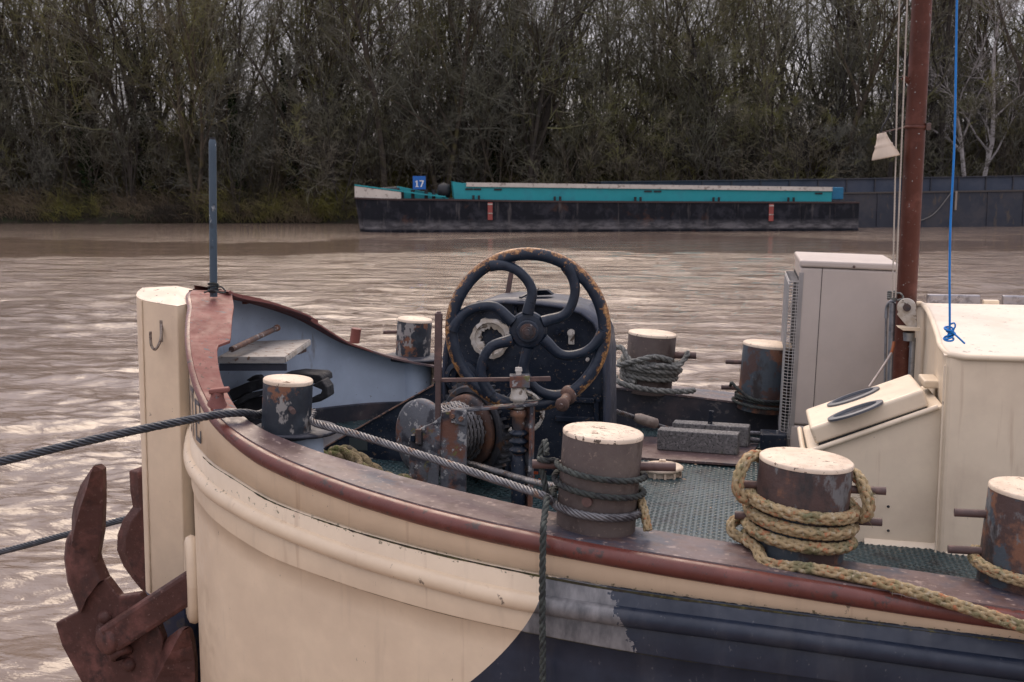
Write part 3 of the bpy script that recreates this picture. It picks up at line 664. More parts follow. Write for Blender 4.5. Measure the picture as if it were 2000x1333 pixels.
def slate_barge():
    P, ln = far_frame(onz(1150, 448.5, 0), onz(2000, 443, 0)); ln = ln * 1.45
    ROT = Matrix.Rotation(math.atan2((P(1, 0, 0) - P(0, 0, 0)).y, (P(1, 0, 0) - P(0, 0, 0)).x), 3, 'Z')
    t = thing('slate_barge', P(ln / 2, 2.5, 0), 'long dark slate-grey barge lying behind the turquoise one, running off to the right', 'barge')
    mb = MB(); ht = table([0, 20, 40, ln], [2.55, 2.75, 3.0, 3.1])
    rows = [[P(s, 0, -.4), P(s, 0, ht(s)), P(s, 6, ht(s)), P(s, 6, -.4)] for s in [0, 6, 12, 18, 24, 30, 36, 42, ln]]
    mb.strip(rows, sm=False); mb.add(rows[0], [(0, 1, 2, 3)]); mb.add(rows[-1], [(0, 1, 2, 3)]); mb.build('hull', M_SLATE, t)
    mb = MB(); zt = table([0, 20, 40, ln], [3.55, 3.78, 4.12, 4.3])
    rows = [[P(s, .6, ht(s) - .1), P(s, .6, zt(s)), P(s, 5.4, zt(s)), P(s, 5.4, ht(s) - .1)] for s in [1, 6, 12, 18, 24, 30, 36, 42, ln - 1]]
    mb.strip(rows, sm=False); c = mb.build('hold_coaming', M_SLATE2, t)
    s = 2.0
    while s < ln - 2:
        mb = MB(); mb.box(P(s, .55, (ht(s) + zt(s)) / 2), (.09, .10, zt(s) - ht(s) - .08), ROT); mb.build('coaming_rib', M_SLATE, c); s += 2.35
    mb = MB(); mb.bar(P(1, .55, zt(1) + .02), P(20, .55, zt(20) + .02), .2, .08); mb.bar(P(20, .55, zt(20) + .02), P(ln - 1, .55, zt(ln - 1) + .02), .2, .08); mb.build('coaming_rail', M_SLATE, c)
    mb = MB(); mb.bar(P(0, -.05, ht(0) - .05), P(20, -.05, ht(20) - .05), .1, .12); mb.bar(P(20, -.05, ht(20) - .05), P(ln, -.05, ht(ln) - .05), .1, .12); mb.build('rubbing_strake', mat('slate_strake', (.075, .062, .055), .7), t)
    s = 1.5
    while s < ln:
        mb = MB(); mb.box(P(s, -.03, ht(s) / 2), (.12, .08, ht(s) - .2), ROT); mb.build('hull_rib', M_SLATE, t); s += 3.1
    a, b = ony(1792, 437, P(26, 0, 0).y), ony(1878, 380, P(29, 0, 0).y)
    mb = MB(); m = (a + b) / 2 - V((0, 0, .35)); mb.tube(smooth_path([P(26.0, -.12, .30), P(27.8, -.12, 1.0), P(29.3, -.12, 2.75)], .2), .05, 6)
    mb.build('mooring_hose', mat('pale_hose', (.16, .15, .14), .7), t)
    mb = MB(); mb.box(P(29.7, -.1, 2.1), (.16, .08, 1.5), ROT); mb.build('draught_board', mat('pale_board', (.30, .24, .20), .7), t)
slate_barge()
# ------------------------------------------------------------------ the near barge: shape of the bow
CL = 4.96                                                         # centre line
_cp = [(-2.43, .0), (-2.405, .08), (-2.34, .20), (-2.285, .33), (-2.212, .49), (-2.155, .6), (-2.093, .70), (-2.018, .80), (-1.9, .93), (-1.715, 1.06), (-1.54, 1.155), (-1.231, 1.29), (-.942, 1.39), (-.674, 1.455), (-.359, 1.495), (0, 1.512), (.5, 1.515), (1.3, 1.515), (3, 1.515), (8, 1.5), (16, 1.5)]
_pl = [V((x, h, 0)) for x, h in _cp]
PLAN = smooth_path(_pl[:12], .025) [:-1] + smooth_path(_pl[11:18], .06)[:-1] + smooth_path(_pl[17:], .5)
NP = len(PLAN)
_nr = []
for i in range(NP):
    t = (PLAN[min(i + 1, NP - 1)] - PLAN[max(i - 1, 0)]).normalized(); _nr.append(V((-t.y, t.x, 0)))   # outward (h grows)
_nr[0] = V((-1, 0, 0))
zrim = table([-2.6, -2.45, -2.35, -2.2, -2.0, -1.8, -1.6, -1.4, -1.1, -.8, -.4, 0, .4, .8, 1.3, 2.0, 5, 16], [3.53, 3.50, 3.45, 3.34, 3.155, 3.062, 3.012, 2.975, 2.935, 2.905, 2.868, 2.83, 2.79, 2.755, 2.715, 2.67, 2.55, 2.5])
zseam1 = table([-2.43, -2.04, -1.84, -1.58, -1.23, -.68, -.39, 0, .8, 5, 16], [2.99, 2.955, 2.927, 2.872, 2.834, 2.795, 2.772, 2.748, 2.698, 2.46, 2.4])
zstrake = table([-2.43, -2.13, -1.93, -1.765, -1.58, -1.235, -.945, -.68, -.05, .8, 5, 16], [2.90, 2.862, 2.838, 2.813, 2.786, 2.745, 2.722, 2.70, 2.672, 2.615, 2.38, 2.3])
zseam2 = table([-2.43, -1.94, -1.77, -1.585, -1.24, -.945, -.68, -.31, 0, .8, 5, 16], [2.78, 2.729, 2.695, 2.664, 2.635, 2.615, 2.60, 2.574, 2.554, 2.508, 2.28, 2.2])
wcap = table([-2.43, -2.25, -2.185, -2.165, -2.0, -1.85, -1.6, -1.3, -.9, 0, 16], [.19, .175, .165, .11, .095, .10, .15, .20, .23, .24, .24])
zdeck = table([-2.6, -1.6, -.4, .7, 2, 16], [2.78, 2.73, 2.68, 2.655, 2.62, 2.5])
def hp(i, side, off, z):
    """point of the hull at plan sample i; off metres inboard; side -1 near, +1 far"""
    p = PLAN[i] - _nr[i] * off
    return V((p.x, CL + side * p.y, z))
def sweep(side, i0, i1, fn):
    rows = []
    for i in range(i0, i1):
        rows.append([hp(i, side, max(-9, o), z) for o, z in fn(PLAN[i].x, i)])
    return rows
def ix(x):
    for i in range(NP):
        if PLAN[i].x >= x: return i
    return NP - 1
BARGE = thing('moored_barge', (0, CL, 0), 'cream and oxide-red riveted bow of the moored barge in the foreground', 'barge')
def zr(x, side): return zrim(x) + (.030 * min(1, max(0, (x + 2.36) / .36)) if side < 0 else .004)           # a slight heel to the far side
def hull():
    for side, nm in ((-1, 'hull_plating'), (1, 'hull_plating')):
        mb = MB()
        def fn(x, i):
            a, b = zseam1(x), zseam2(x)
            low = [(.0, b - .003), (.0, b - .08), (.0, (b - .08) * .5 + 1.0), (.0, 1.55), (.01, 1.54), (.02, .6), (.06, -.4)]
            return [(.0, zr(x, side) - .02), (.0, a + .004), (.007, a + .001), (.007, a - .002), (-.008, a - .006), (-.008, b + .004), (-.0075, b + .001)] + low
        rows = sweep(side, 0, NP, fn)
        K = len(rows[0])
        for k in range(K - 1):
            mb.strip([[r[k], r[k + 1]] for r in rows], sm=True, m=1 if k >= 10 else 0)
        mb.build(nm, [M_HULL, M_BLUE], BARGE, merge=1e-5)
        mb = MB()                                             # half-round strake
        def fs(x, i):
            z = zstrake(x); return [(-.006 - .030 * math.sin(q), z + .032 * math.cos(q)) for q in [math.pi * k / 8 for k in range(9)]]
        mb.strip(sweep(side, 0, NP, fs)); mb.build('rubbing_strake', M_HULL, BARGE)
        mb = MB()                                             # rounded rim
        def fr(x, i):
            z = zr(x, side); k_ = .22 + .78 * min(1, max(0, (x + 2.15) / .5)); return [(.03, z), (.012, z - .001)] + [(.010 - (.018 + .022 * k_) * math.sin(q) ** .8, z - .031 * k_ + .030 * k_ * math.cos(q)) for q in [math.pi * (k + .3) / 9.6 for k in range(10)]] + [(.0, z - .064 * k_)]
        mb.strip(sweep(side, 0, NP, fr)); mb.build('gunwale_rim', M_RIM, BARGE)
        ib = ix(-1.93)
        for i0, i1, m, n2 in ((0, ib + 1, M_PINK, 'bow_cap_plate'), (ib, NP, M_PLATE, 'gunwale_plate')):
            mb = MB()
            def fc(x, i): 
                z = zr(x, side); w = wcap(x)
                return [(.006, z - .004), (.008, z + .0035), (w, z + .0035 - .004), (w + .001, z - .010), (.006, z - .012)]
            mb.strip(sweep(side, i0, i1, fc), sm=False); mb.build(n2, m, BARGE)
    # near side: dirt and moss in upper lap, painted shadow line at lower
    mg = mat('lap_moss_and_shade', (.045, .040, .018), .9, layers=[((.11, .10, .035), 40, .5, .7), ((.03, .022, .016), 25, .5, .7)])
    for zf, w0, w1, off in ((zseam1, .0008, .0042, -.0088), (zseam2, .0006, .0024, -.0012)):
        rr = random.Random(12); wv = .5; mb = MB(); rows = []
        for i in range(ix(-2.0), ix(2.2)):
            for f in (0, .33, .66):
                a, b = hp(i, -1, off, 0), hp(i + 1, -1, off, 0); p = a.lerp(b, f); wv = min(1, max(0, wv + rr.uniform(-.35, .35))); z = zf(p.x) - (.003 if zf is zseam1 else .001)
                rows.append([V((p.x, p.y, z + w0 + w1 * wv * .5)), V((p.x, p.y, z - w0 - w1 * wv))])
        mb.strip(rows, sm=False); mb.build('lap_dirt_and_shade', mg, BARGE)
    # inside of the bulwark at the bow
    j = ix(-1.60)
    for side in (-1, 1):
        mb = MB(); mb.strip(sweep(side, 0, j, lambda x, i: [(.014, zr(x, side) - .012), (.014, zdeck(x) + .085)]))
        mb.build('bulwark_lining', M_BULW, BARGE)
        mb = MB(); mb.strip(sweep(side, 0, j, lambda x, i: [(.014, zdeck(x) + .085), (.030, zdeck(x) + .08), (.032, zdeck(x) - .02)]), sm=False)
        mb.build('waterway_bar', M_COAM, BARGE)
        mb = MB(); mb.strip(sweep(side, j - 1, NP, lambda x, i: [(wcap(x) - .004, zr(x, side) - .006), (wcap(x) - .002, zdeck(x) - .02)]), sm=False)
        mb.build('inner_coaming', M_COAM, BARGE)
    mb = MB(); mb.strip(sweep(1, 2, ix(-2.135), lambda x, i: [(-.028, zr(x, 1) + .020), (.11, zr(x, 1) + .012), (.11, zr(x, 1) - .014), (-.028, zr(x, 1) - .006), (-.028, zr(x, 1) + .020)]), sm=False)
    mb.build('rail_board', M_PINK, BARGE)
    # deck
    mb = MB(); rows = []
    for i in range(1, NP):
        x = PLAN[i].x; w = wcap(x) if x > -1.6 else .012
        z = zdeck(x)
        rows.append([hp(i, -1, w, z), V((PLAN[i].x, CL, z + .004)), hp(i, 1, w, z)])
    mb.strip(rows, sm=False); dk = mb.build('deck', M_DECK, BARGE)
    # tread lozenges of the deck plate
    mb = MB(); g = .0205
    nx, ny = int(3.4 / g), int(2.7 / g)
    for a in range(nx):
        for b in range(ny):
            x = -1.95 + a * g; y = 3.64 + b * g
            hb = None
            for k in range(NP - 1):
                if PLAN[k].x <= x < PLAN[k + 1].x: hb = PLAN[k].y; break
            if hb is None or abs(y - CL) > hb - .26: continue
            s = 1 if (a + b) % 2 else -1
            d = V((.0088, .0088 * s, 0)); n = V((-.0030 * s, .0030, 0)); c = V((x, y, zdeck(x) + .0045 - .0 * abs(y - CL)))
            mb.add([c + d, c + n, c - d, c - n, c + d * .35 + V((0, 0, .0018)), c - d * .35 + V((0, 0, .0018))], [(0, 1, 4), (1, 5, 4), (1, 2, 5), (2, 3, 5), (3, 4, 5), (3, 0, 4)])
    tag(mb.build('tread_pattern', M_DECK, dk), kind='stuff')
hull()
def stem():
    # cutwater: a box plate ahead of the bow with a rounded nose, its flat top sloping with the sheer
    sec = [(-2.38, .235), (-2.48, .205), (-2.58, .165), (-2.635, .115), (-2.662, .05), (-2.667, 0)]
    sec = [(p.x, p.y) for p in smooth_path([V((x, h, 0)) for x, h in sec], .012)]
    ring = [(x, -h) for x, h in sec] + [(x, h) for x, h in reversed(sec[:-1])]
    mb = MB(); rows = []
    for z0 in (3.50, 3.46, 3.0, 2.4, 2.12):
        rows.append([V((x - (3.5 - z0) * .012, CL + y, z0 - (.045 * abs(y) / .2 + (.0 if z0 < 3.4 else 0)))) for x, y in ring])
    mb.strip(rows, sm=True, closed=True); 
    s = mb.build('stem_post', M_CREAM, BARGE)
    mb = MB(); mb.add([p + V((0, 0, .0015)) for p in rows[0]] + [V((-2.50, CL, 3.512))], [(i, (i + 1) % len(ring), len(ring)) for i in range(len(ring))], sm=True)
    mb.build('stem_cap', mat('stem_cap_paint', (.74, .60, .47), .55, layers=[((.14, .10, .07), 36, .70, .73)], bump=.1), s)
    mb = MB(); rows2 = [[V((x - (3.5 - z0) * .012, CL + y, z0)) for x, y in ring] for z0 in (2.119, 1.4, .5, -.4)]
    mb.strip(rows2, sm=True, closed=True); mb.build('stem_foot', M_BLUE, s)
    # weld bead down the side
    mb = MB(); mb.tube(smooth_path([V((-2.585 - (3.5 - z) * .012, CL - .166, z)) for z in (3.46, 3.2, 2.9, 2.6, 2.3, 2.13)], .02), lambda t: .0045 + .0015 * math.sin(t * 300), 6)
    mb.build('weld_bead', M_CREAM, s)
    # hook
    y = CL - .215
    pts = [ony(316, 632, y + .012), ony(315, 655, y - .015), ony(311, 672, y - .03), ony(303, 683, y - .035), ony(296, 676, y - .035), ony(294, 660, y - .035), ony(294, 648, y - .035)]
    mb = MB(); mb.tube(smooth_path(pts, .006), .0062, 8); mb.bar(ony(316, 626, y + .01), ony(317, 668, y + .01), .016, .010, up=(0, 1, 0)); mb.build('hook', mat('hook_steel', (.28, .23, .19), .5, .3, layers=[((.09, .05, .04), 60, .5, .65)]), s)
    # hawse pipe lips, near and far
    for side in (-1, 1):
        c = V((-2.268, CL + side * .415, 2.30)); nx = V((-.86, side * .50, 0))
        mb = MB(); a = V((.50, side * .86, 0)); rr = []
        for q in range(25):
            th = 2 * math.pi * q / 24; ctr = c + a * (.085 * math.cos(th)) + V((0, 0, .165 * math.sin(th)))
            e = (a * math.cos(th) + V((0, 0, math.sin(th)))).normalized()
            rr.append([ctr + (e * math.cos(f) + nx * math.sin(f)) * .030 for f in [2 * math.pi * k / 8 for k in range(8)]])
        mb.strip(rr, closed=True); mb.build('hawse_lip', M_CREAM, BARGE)
        mb = MB(); mb.add([c + nx * .012 + a * (.085 * math.cos(2 * math.pi * q / 20)) + V((0, 0, .165 * math.sin(2 * math.pi * q / 20))) for q in range(20)], [tuple(range(20))]); mb.build('hawse_hole', M_BLACK, BARGE)
stem()
def rivets():
    base = MB(); base.dome((0, 0, 0), (0, 0, 1), .0125, .0085, 12)
    proto = base.build('rivet', M_HULL, BARGE); used = False
    spots = []
    rng = random.Random(4)
    def at(x, side, z, off):
        i = ix(x); n = _nr[i].copy(); n.y *= side; p = hp(i, side, off, z)
        return p, V((n.x, n.y, 0))
    x = -2.0
    while x < 1.2:
        spots.append(at(x, -1, zseam2(x) + .022, -.0078)); spots.append(at(x + .05, -1, zseam1(x) - .03, -.0078)); x += .105
    for u, v in ((620, 1190), (500, 1130), (620, 1270), (1158, 1308), (420, 1090), (420, 1160), (420, 1240), (420, 1320), (620, 1330), (510, 1240)):
        x0 = {620: -1.415, 500: -1.69, 510: -1.67, 1158: -.422, 420: -1.93}[u]; z0 = ony(u, v, CL - [p.y for p in PLAN if p.x >= x0][0]).z
        spots.append(at(x0, -1, z0, .0))
    for p, n in spots:
        o = proto if not used else proto.copy()
        if used: COL.objects.link(o)
        used = True
        o.location = p - V((0, CL, 0)); o.rotation_euler = n.to_track_quat('Z', 'Y').to_euler(); o.parent = BARGE
    proto2 = base_in = None
    b2 = MB(); b2.dome((0, 0, 0), (0, 0, 1), .0165, .012, 12)
    proto2 = b2.build('bulwark_rivet', M_BULW, BARGE); used = False
    for k in range(22):
        x = -2.33 + k * .058
        if x > -1.62: break
        p, n = at(x, 1, zdeck(x) + .175, .0145)
        for zz in (0.0,):
            o = proto2 if not used else proto2.copy()
            if used: COL.objects.link(o)
            used = True
            o.location = p - V((0, CL, -zz)); o.rotation_euler = (-n).to_track_quat('Z', 'Y').to_euler()
rivets()
def lettering():
    # the last letters of the painted name, wrapped round the bow below the cap
    i0 = ix(-2.02); mb = MB()
    arc = [0.0]
    for i in range(i0, 0, -1): arc.append(arc[-1] + (PLAN[i] - PLAN[i - 1]).length)
    def hull_at(s):
        k = 0
        while k < len(arc) - 2 and arc[k + 1] < s: k += 1
        f = (s - arc[k]) / (arc[k + 1] - arc[k]); i = i0 - k
        p = PLAN[i].lerp(PLAN[i - 1], f) + _nr[i] * .0025
        return p
    def stroke(s0, s1, z0, z1):
        n = max(1, int((s1 - s0) / .012)); rows = []
        for k in range(n + 1):
            p = hull_at(s0 + (s1 - s0) * k / n); rows.append([V((p.x, CL - p.y, z0)), V((p.x, CL - p.y, z1))])
        mb.strip(rows, sm=False)
    zb, zt = 2.985, 3.150
    t = .020
    def E(s): stroke(s + .07, s + .07 + t, zb, zt); [stroke(s, s + .07, z, z + t * .9) for z in (zb, zt - t)]; stroke(s + .02, s + .07, (zb + zt) / 2 - .009, (zb + zt) / 2 + .009); stroke(s, s + .014, zb, zb + .05); stroke(s, s + .014, zt - .05, zt)
    def T(s): stroke(s + .035, s + .035 + t, zb, zt + .03); stroke(s, s + .10, zt + .012, zt + .032); stroke(s, s + .012, zt - .02, zt + .03); stroke(s + .088, s + .10, zt - .02, zt + .03)
    def I(s): stroke(s + .012, s + .012 + t, zb, zt + .05); stroke(s, s + .045, zb, zb + .015); stroke(s, s + .045, zt + .036, zt + .05)
    def N(s): stroke(s, s + t * .8, zb, zt + .06); stroke(s + .08, s + .08 + t, zb, zt + .06); stroke(s + .02, s + .09, (zb + zt) / 2 - .02, (zb + zt) / 2 + .04)
    E(.0); T(.115); I(.24); N(.31)
    mb.build('name_lettering', mat('letter_paint', (.055, .065, .085), .6, layers=[((.16, .13, .13), 30, .5, .7)]), BARGE)
lettering()
# ------------------------------------------------------------------ bollards (welded to the barge)
LEAN = V((.07, 0, 1)).normalized()
def bollard(label, x, y, z, rad, h, m, mcap, pins=(), collar=None, pedestal=None):
    c = V((x, y, z)); e = LEAN; mb = MB()
    prof = [(rad, -.02), (rad, h - .010), (rad * .985, h - .003)]
    mb.lathe(prof, c, e, 40)
    b = mb.build('bollard', m, BARGE, label=label)
    mb = MB(); mb.lathe([(rad * 1.004, h - .006), (rad * 1.006, h + .004), (rad * .97, h + .008), (.0005, h + .010)], c, e, 40); mb.build('cap', mcap, b)
    for (ang, zz, l0, l1, pr, pm) in pins:
        d = V((math.cos(ang), math.sin(ang), 0)); o = c + e * zz
        mb = MB(); mb.cyl(o - d * l0, o + d * l1, pr, pr, 14); mb.build('cross_pin', pm, b)
    return b
SH = lambda x, y: zr(x, -1 if y < CL else 1) + .002
A_, B_, C_, D_, E_, F_, G_ = [V((x, y, SH(x, y))) for x, y in ((-.440, 3.655), (-.486, 6.30), (.185, 3.70), (.86, 3.72), (.12, 6.21), (-1.665, 4.135), (-1.735, 6.13))]
M_PINBR = mat('pin_brown', (.13, .075, .065), .5, layers=[((.09, .05, .045), 20, .5, .7)])
bollard('brown bollard with dark rope and wire round it, nearest the windlass', *A_, .126, .300, M_BOLBR, M_CAP, [(R(186), .195, .235, .215, .0145, M_PINBR), (R(262), .112, -.10, .140, .016, M_PINBR)])
bollard('far-side bollard wound with thick grey rope', *B_, .127, .292, M_BOLBR, M_CAP2, [(R(2), .18, .05, .24, .019, M_ROD), (R(262), .125, -.1, .145, .017, M_ROD)])
bollard('rusty bollard wound with straw-coloured plaited rope', *C_, .142, .290, M_BOLRU, M_CAP2, [(R(180), .205, .245, .215, .0125, M_ROD), (R(181), .105, .245, .20, .0125, M_ROD)])
bollard('rusty bollard cut by the right edge of the picture', *D_, .135, .285, M_BOLRU, M_CAP2, [(R(180), .205, -.1, .225, .0125, M_ROD), (R(180), .088, -.1, .23, .0125, M_ROD)])
bollard('rusty far-side bollard half hidden by the air-conditioning unit', *E_, .135, .32, M_BOLRU, M_CAP2, [(R(180), .225, -.1, .215, .0125, M_ROD), (R(180), .09, -.1, .225, .0125, M_ROD)])
bf = bollard('small navy bollard with flaking paint near the bow', *F_, .0915, .190, M_BOLNV, M_CAP2, [(R(300), .10, -.07, .150, .010, M_ROD)])
bg_ = bollard('small far-side navy bollard near the bow', *G_, .0925, .19, M_BOLNV, M_CAP2, [(R(195), .125, -.07, .165, .010, M_ROD)])
for b, c, col in ((bf, F_, M_BULW), (bg_, G_, M_BULW)):
    side = -1 if c.y < CL else 1
    mb = MB(); mb.lathe([(.0, -.012), (.155, -.012), (.158, -.004), (.155, .002), (.0, .002)], c + V((.02, -side * .055, 0)), V((.03, 0, 1)), 36); mb.build('base_flange', M_COAM, b)
    mb = MB(); mb.cyl(c + V((.03, -side * .06, -.012)), V((c.x + .03, c.y - side * .06, zdeck(c.x) - .01)), .088, .088, 28, caps=False); mb.build('pedestal', col, b)
# small fittings of the near rail
mb = MB(); p = onz(428, 772, zrim(-1.93) + .0); c0 = V((-1.925, 4.105, zr(-1.925, -1)))
mb.lathe([(.044, -.004), (.037, .012), (.026, .034), (.022, .058)], c0, (.08, 0, 1), 18)
mb.box(c0 + V((.012, 0, .064)), (.074, .038, .020), Matrix.Rotation(R(-6), 3, 'Y') @ Matrix.Rotation(R(15), 3, 'Z')); mb.build('rail_cleat', M_PINK, BARGE, bevel=.006)
mb = MB(); c = V((-1.985, 5.90, zr(-1.985, 1) - .01)); mb.cyl(c, c + V((.012, .0, .075)), .026, .026, 14); mb.build('rail_stub', M_PINK, BARGE)
mb = MB(); c = V((-2.335, 5.30, 3.44))
mb.box(c + V((.03, -.05, -.018)), (.05, .07, .03)); mb.tube([c + V((-.01 + .017 * math.cos(q), -.09 + .017 * math.sin(q), -.02)) for q in [k * .4488 for k in range(15)]], .005, 6, caps=False); mb.build('rail_shackle', M_PINK, BARGE, bevel=.004)
def seam_lines():
    # hole pairs and a weld along the wide bow plate of the near side
    for u, v in ((418, 619), (417, 641)):
        p = onz(u, v, 3.36)
        for k in range(6):
            z = zr(p.x, -1) + .0042; p = onz(u, v, z)
        mb = MB(); mb.lathe([(.011, 0), (.0105, .002), (.0, .002)], p, (.4, 0, 1), 14); mb.build('bolt_hole', M_BLACK, BARGE)
seam_lines()
# ------------------------------------------------------------------ windlass
WL = thing('windlass', V((-.95, 4.85, zdeck(-.95))), 'navy hand-cranked anchor windlass with a big six-spoked wheel', 'windlass')
EX = V((.56, .83, 0)).normalized()
def windlass():
    yf, dep = 5.02, .42
    arc = [(1182, 940), (1181, 800), (1180, 700), (1175, 662), (1160, 630), (1135, 611), (1100, 600), (1050, 594), (985, 591), (945, 594), (910, 606), (888, 626), (875, 655), (869, 690), (868, 720)]
    A = [ony(u, v, yf) for u, v in arc]
    mb = MB(); mb.strip([[p + V((0, -.012, 0)), p + V((0, dep, 0))] for p in A] + [[V((A[-1].x, yf - .012, 2.72)), V((A[-1].x, yf + dep, 2.72))]], sm=True)
    cov = mb.build('casing_cover', M_NAVYTOP, WL, solid=.012)
    mb = MB(); mb.add([p + V((0, dep - .01, 0)) for p in A] + [V((A[-1].x, yf + dep - .01, 2.72))], [tuple(range(len(A) + 1))]); mb.build('casing_back', M_NAVY, WL)
    front = [ony(u, v, yf + .03) for u, v in [(632, 876), (845, 754)] + arc[::-1] + [(870, 934), (797, 909)]]
    mb = MB(); mb.prism(front, (0, .014, 0)); pl = mb.build('side_plate', M_NAVY, WL)
    mb = MB(); a, b = ony(632, 875, yf + .03), ony(847, 752, yf + .03); mb.bar(a, b, .018, .006, up=(0, 0, 1)); mb.build('worn_edge', mat('worn_bright_edge', (.26, .15, .11), .55, layers=[((.05, .05, .06), 30, .5, .65)], bump=.2), pl)
    mb = MB(); mb.prism([onz(600, 868, 2.785), onz(632, 876, 2.785), onz(690, 838, 2.785), onz(640, 845, 2.785)], (0, 0, -.01)); mb.build('base_flange', M_COAM, pl)
    for u, v, r in ((700, 868, 14), (790, 800, 4)):
        c = ony(u, v, yf + .028); mb = MB(); mb.box(c, (.085 if r > 5 else .02, .003, .055 if r > 5 else .02)); mb.build('paint_patch', mat('patch_green', (.045, .055, .055), .5), pl)
    # white worn ring
    def ring(u, v, r0, r1, name, m, y=yf, th=.02, rag=0.0, n=40):
        c = ony(u, v, y); mb = MB(); rr = random.Random(int(u)); rows = []
        for k in range(n):
            q = 2 * math.pi * k / n; j = 1 + rag * (rr.random() - .5); j2 = 1 + rag * .35 * (rr.random() - .5)
            d = V((math.cos(q), 0, math.sin(q)))
            rows.append([c + d * r0 * j + V((0, .01, 0)), c + d * r0 * j - V((0, th * .6, 0)), c + d * (r0 + r1) / 2 - V((0, th * .75, 0)), c + d * (r0 + r1) * .52 - V((0, th, 0)), c + d * r1 * j2 - V((0, th * .8, 0)), c + d * r1 * j2 + V((0, .01, 0))])
        rows.append(rows[0]); mb.strip(rows, sm=False); return mb.build(name, m, WL)
    ring(960, 660, .046, .088, 'bearing_ring', M_WHITE, yf + .028, .030, .45)
    mb = MB(); c = ony(960, 660, yf + .035); mb.lathe([(.0, .01), (.03, .01), (.045, -.004), (.085, .004)], c, (0, 1, 0), 24); mb.build('bearing_bore', M_NAVY, WL)
    ring(905, 735, .03, .075, 'side_boss', M_NAVY, yf + .02, .05)
    for u, v, r in ((938, 599, .026), (1020, 604, .040), (898, 800, .02)): ring(u, v, r * .55, r, 'bolt_boss', M_NAVY, yf + .028, .03)
    for u, v, m in ((1116, 650, M_WHITE), (945, 718, M_NAVY), (1090, 648, M_NAVY), (1148, 702, M_WHITE), (1170, 778, M_NAVY), (1160, 828, M_NAVY)):
        c = ony(u, v, yf + .025); mb = MB(); mb.cyl(c, c + V((0, -.016, 0)), .016 if u != 1148 else .008, n=14); mb.cyl(c + V((0, -.016, 0)), c + V((0, -.038, 0)), .009 if u != 1148 else .004, n=6); mb.build('bolt', m, WL)
    c = ony(1116, 662, yf + .02); mb = MB(); mb.box(c, (.026, .012, .05)); mb.build('bolt_lug', M_WHITE, WL, bevel=.003)
    for (u0, v0, u1, v1) in ((1088, 780, 1165, 783), (1165, 775, 1166, 900), (1085, 818, 1165, 820)):
        mb = MB(); mb.bar(ony(u0, v0, yf + .02), ony(u1, v1, yf + .02), .022, .022, up=(0, 1, 0)); mb.build('frame_bar', M_NAVY, WL, bevel=.003)
    mb = MB(); c = ony(1050, 578, yf + .2)
    mb.prism([c + V((-.055, -.03, 0)), c + V((-.01, -.05, .028)), c + V((.04, .0, .026)), c + V((.06, .05, .0))], (.0, .05, .0)); mb.bar(c + V((-.06, -.10, -.0)), c + V((.0, .0, .03)), .014, .008); mb.build('cover_latch', M_NAVY, WL)
    # hand wheel: built about its own centre so that the wear follows the rim
    wc = ony(1031, 646, 4.60); RW, TR = .3030, .0250
    wheel = bpy.data.objects.new('hand_wheel', None)
    rim = MB(); n = 96
    rot = Matrix.Rotation(R(8.5), 3, 'Z')
    rows = [[V((math.cos(2 * math.pi * i / n) * (RW + TR * 1.0 * math.cos(f)), TR * .85 * math.sin(f), math.sin(2 * math.pi * i / n) * (RW + TR * math.cos(f)))) for f in [2 * math.pi * k / 14 for k in range(14)]] for i in range(n)]
    rows.append(rows[0]); rim.strip(rows, closed=True)
    def local(mb, name, m, parent=None, **k):
        o = mb.build(name, m, None, **k); o.parent = parent if parent else WL
        if not parent: o.location = wc - WL.location; o.rotation_euler = (0, 0, R(8.5))
        return o
    w = local(rim, 'hand_wheel', M_WHEEL)
    px = .00203
    prof = [(34, 5), (48, 1), (62, -2), (78, -2), (94, 3), (108, 9), (120, 14.5), (131, 21), (140, 27.5), (147, 34)]
    for s in range(6):
        mb = MB(); pts = []
        for r, dq in prof:
            q = R(86 + 60 * s + dq); pts.append(V((math.cos(q) * r * px, -.006, math.sin(q) * r * px)))
        mb.tube(smooth_path(pts, .012), lambda t: .0245 - .005 * math.sin(t * math.pi) + .004 * max(0, t - .75) * 2, 12); local(mb, 'spoke', M_WHEEL, w)
    mb = MB(); mb.lathe([(.0, -.034), (.040, -.034), (.045, -.030), (.046, -.016), (.064, -.013), (.074, -.004), (.076, .024), (.05, .04)], (0, 0, 0), (0, 1, 0), 40, sm=False); mb.cyl((0, .04, 0), (0, .50, 0), .03, .03, 16); local(mb, 'hub', M_WHEEL, w)
    mb = MB(); mb.cyl((0, -.034, 0), (0, -.040, 0), .032, .031, 20); mb.cyl((0, -.040, 0), (0, -.062, 0), .024, .023, 6); mb.cyl((0, -.062, 0), (0, -.070, 0), .014, .012, 12); local(mb, 'hub_nut', M_RUST, w)
    q = R(-58); c = V((math.cos(q) * RW, 0, math.sin(q) * RW)); d = V((-.22, -1, -.18)).normalized()
    mb = MB(); mb.lathe([(.034, -.02), (.036, .02), (.028, .032), (.0, .032)], c, d, 20); mb.cyl(c + d * .03, c + d * .105, .021, .020, 18); mb.lathe([(.0, .125), (.018, .124), (.027, .118), (.028, .106), (.022, .100)], c, d, 20); mb.cyl(c + d * .124, c + d * .132, .010, .009, 10); local(mb, 'crank_handle', M_RUST, w)
    # drum, its end disc and the toothed wheel
    c1 = ony(826, 858, 4.60); ax = EX
    mb = MB(); mb.lathe([(.0, -.016), (.150, -.016), (.164, -.008), (.166, .012), (.15, .018), (.09, .02)], c1, ax, 44); mb.lathe([(.0, -.05), (.028, -.05), (.034, -.02)], c1, ax, 16); mb.build('drum_end_disc', M_RUST2, WL)
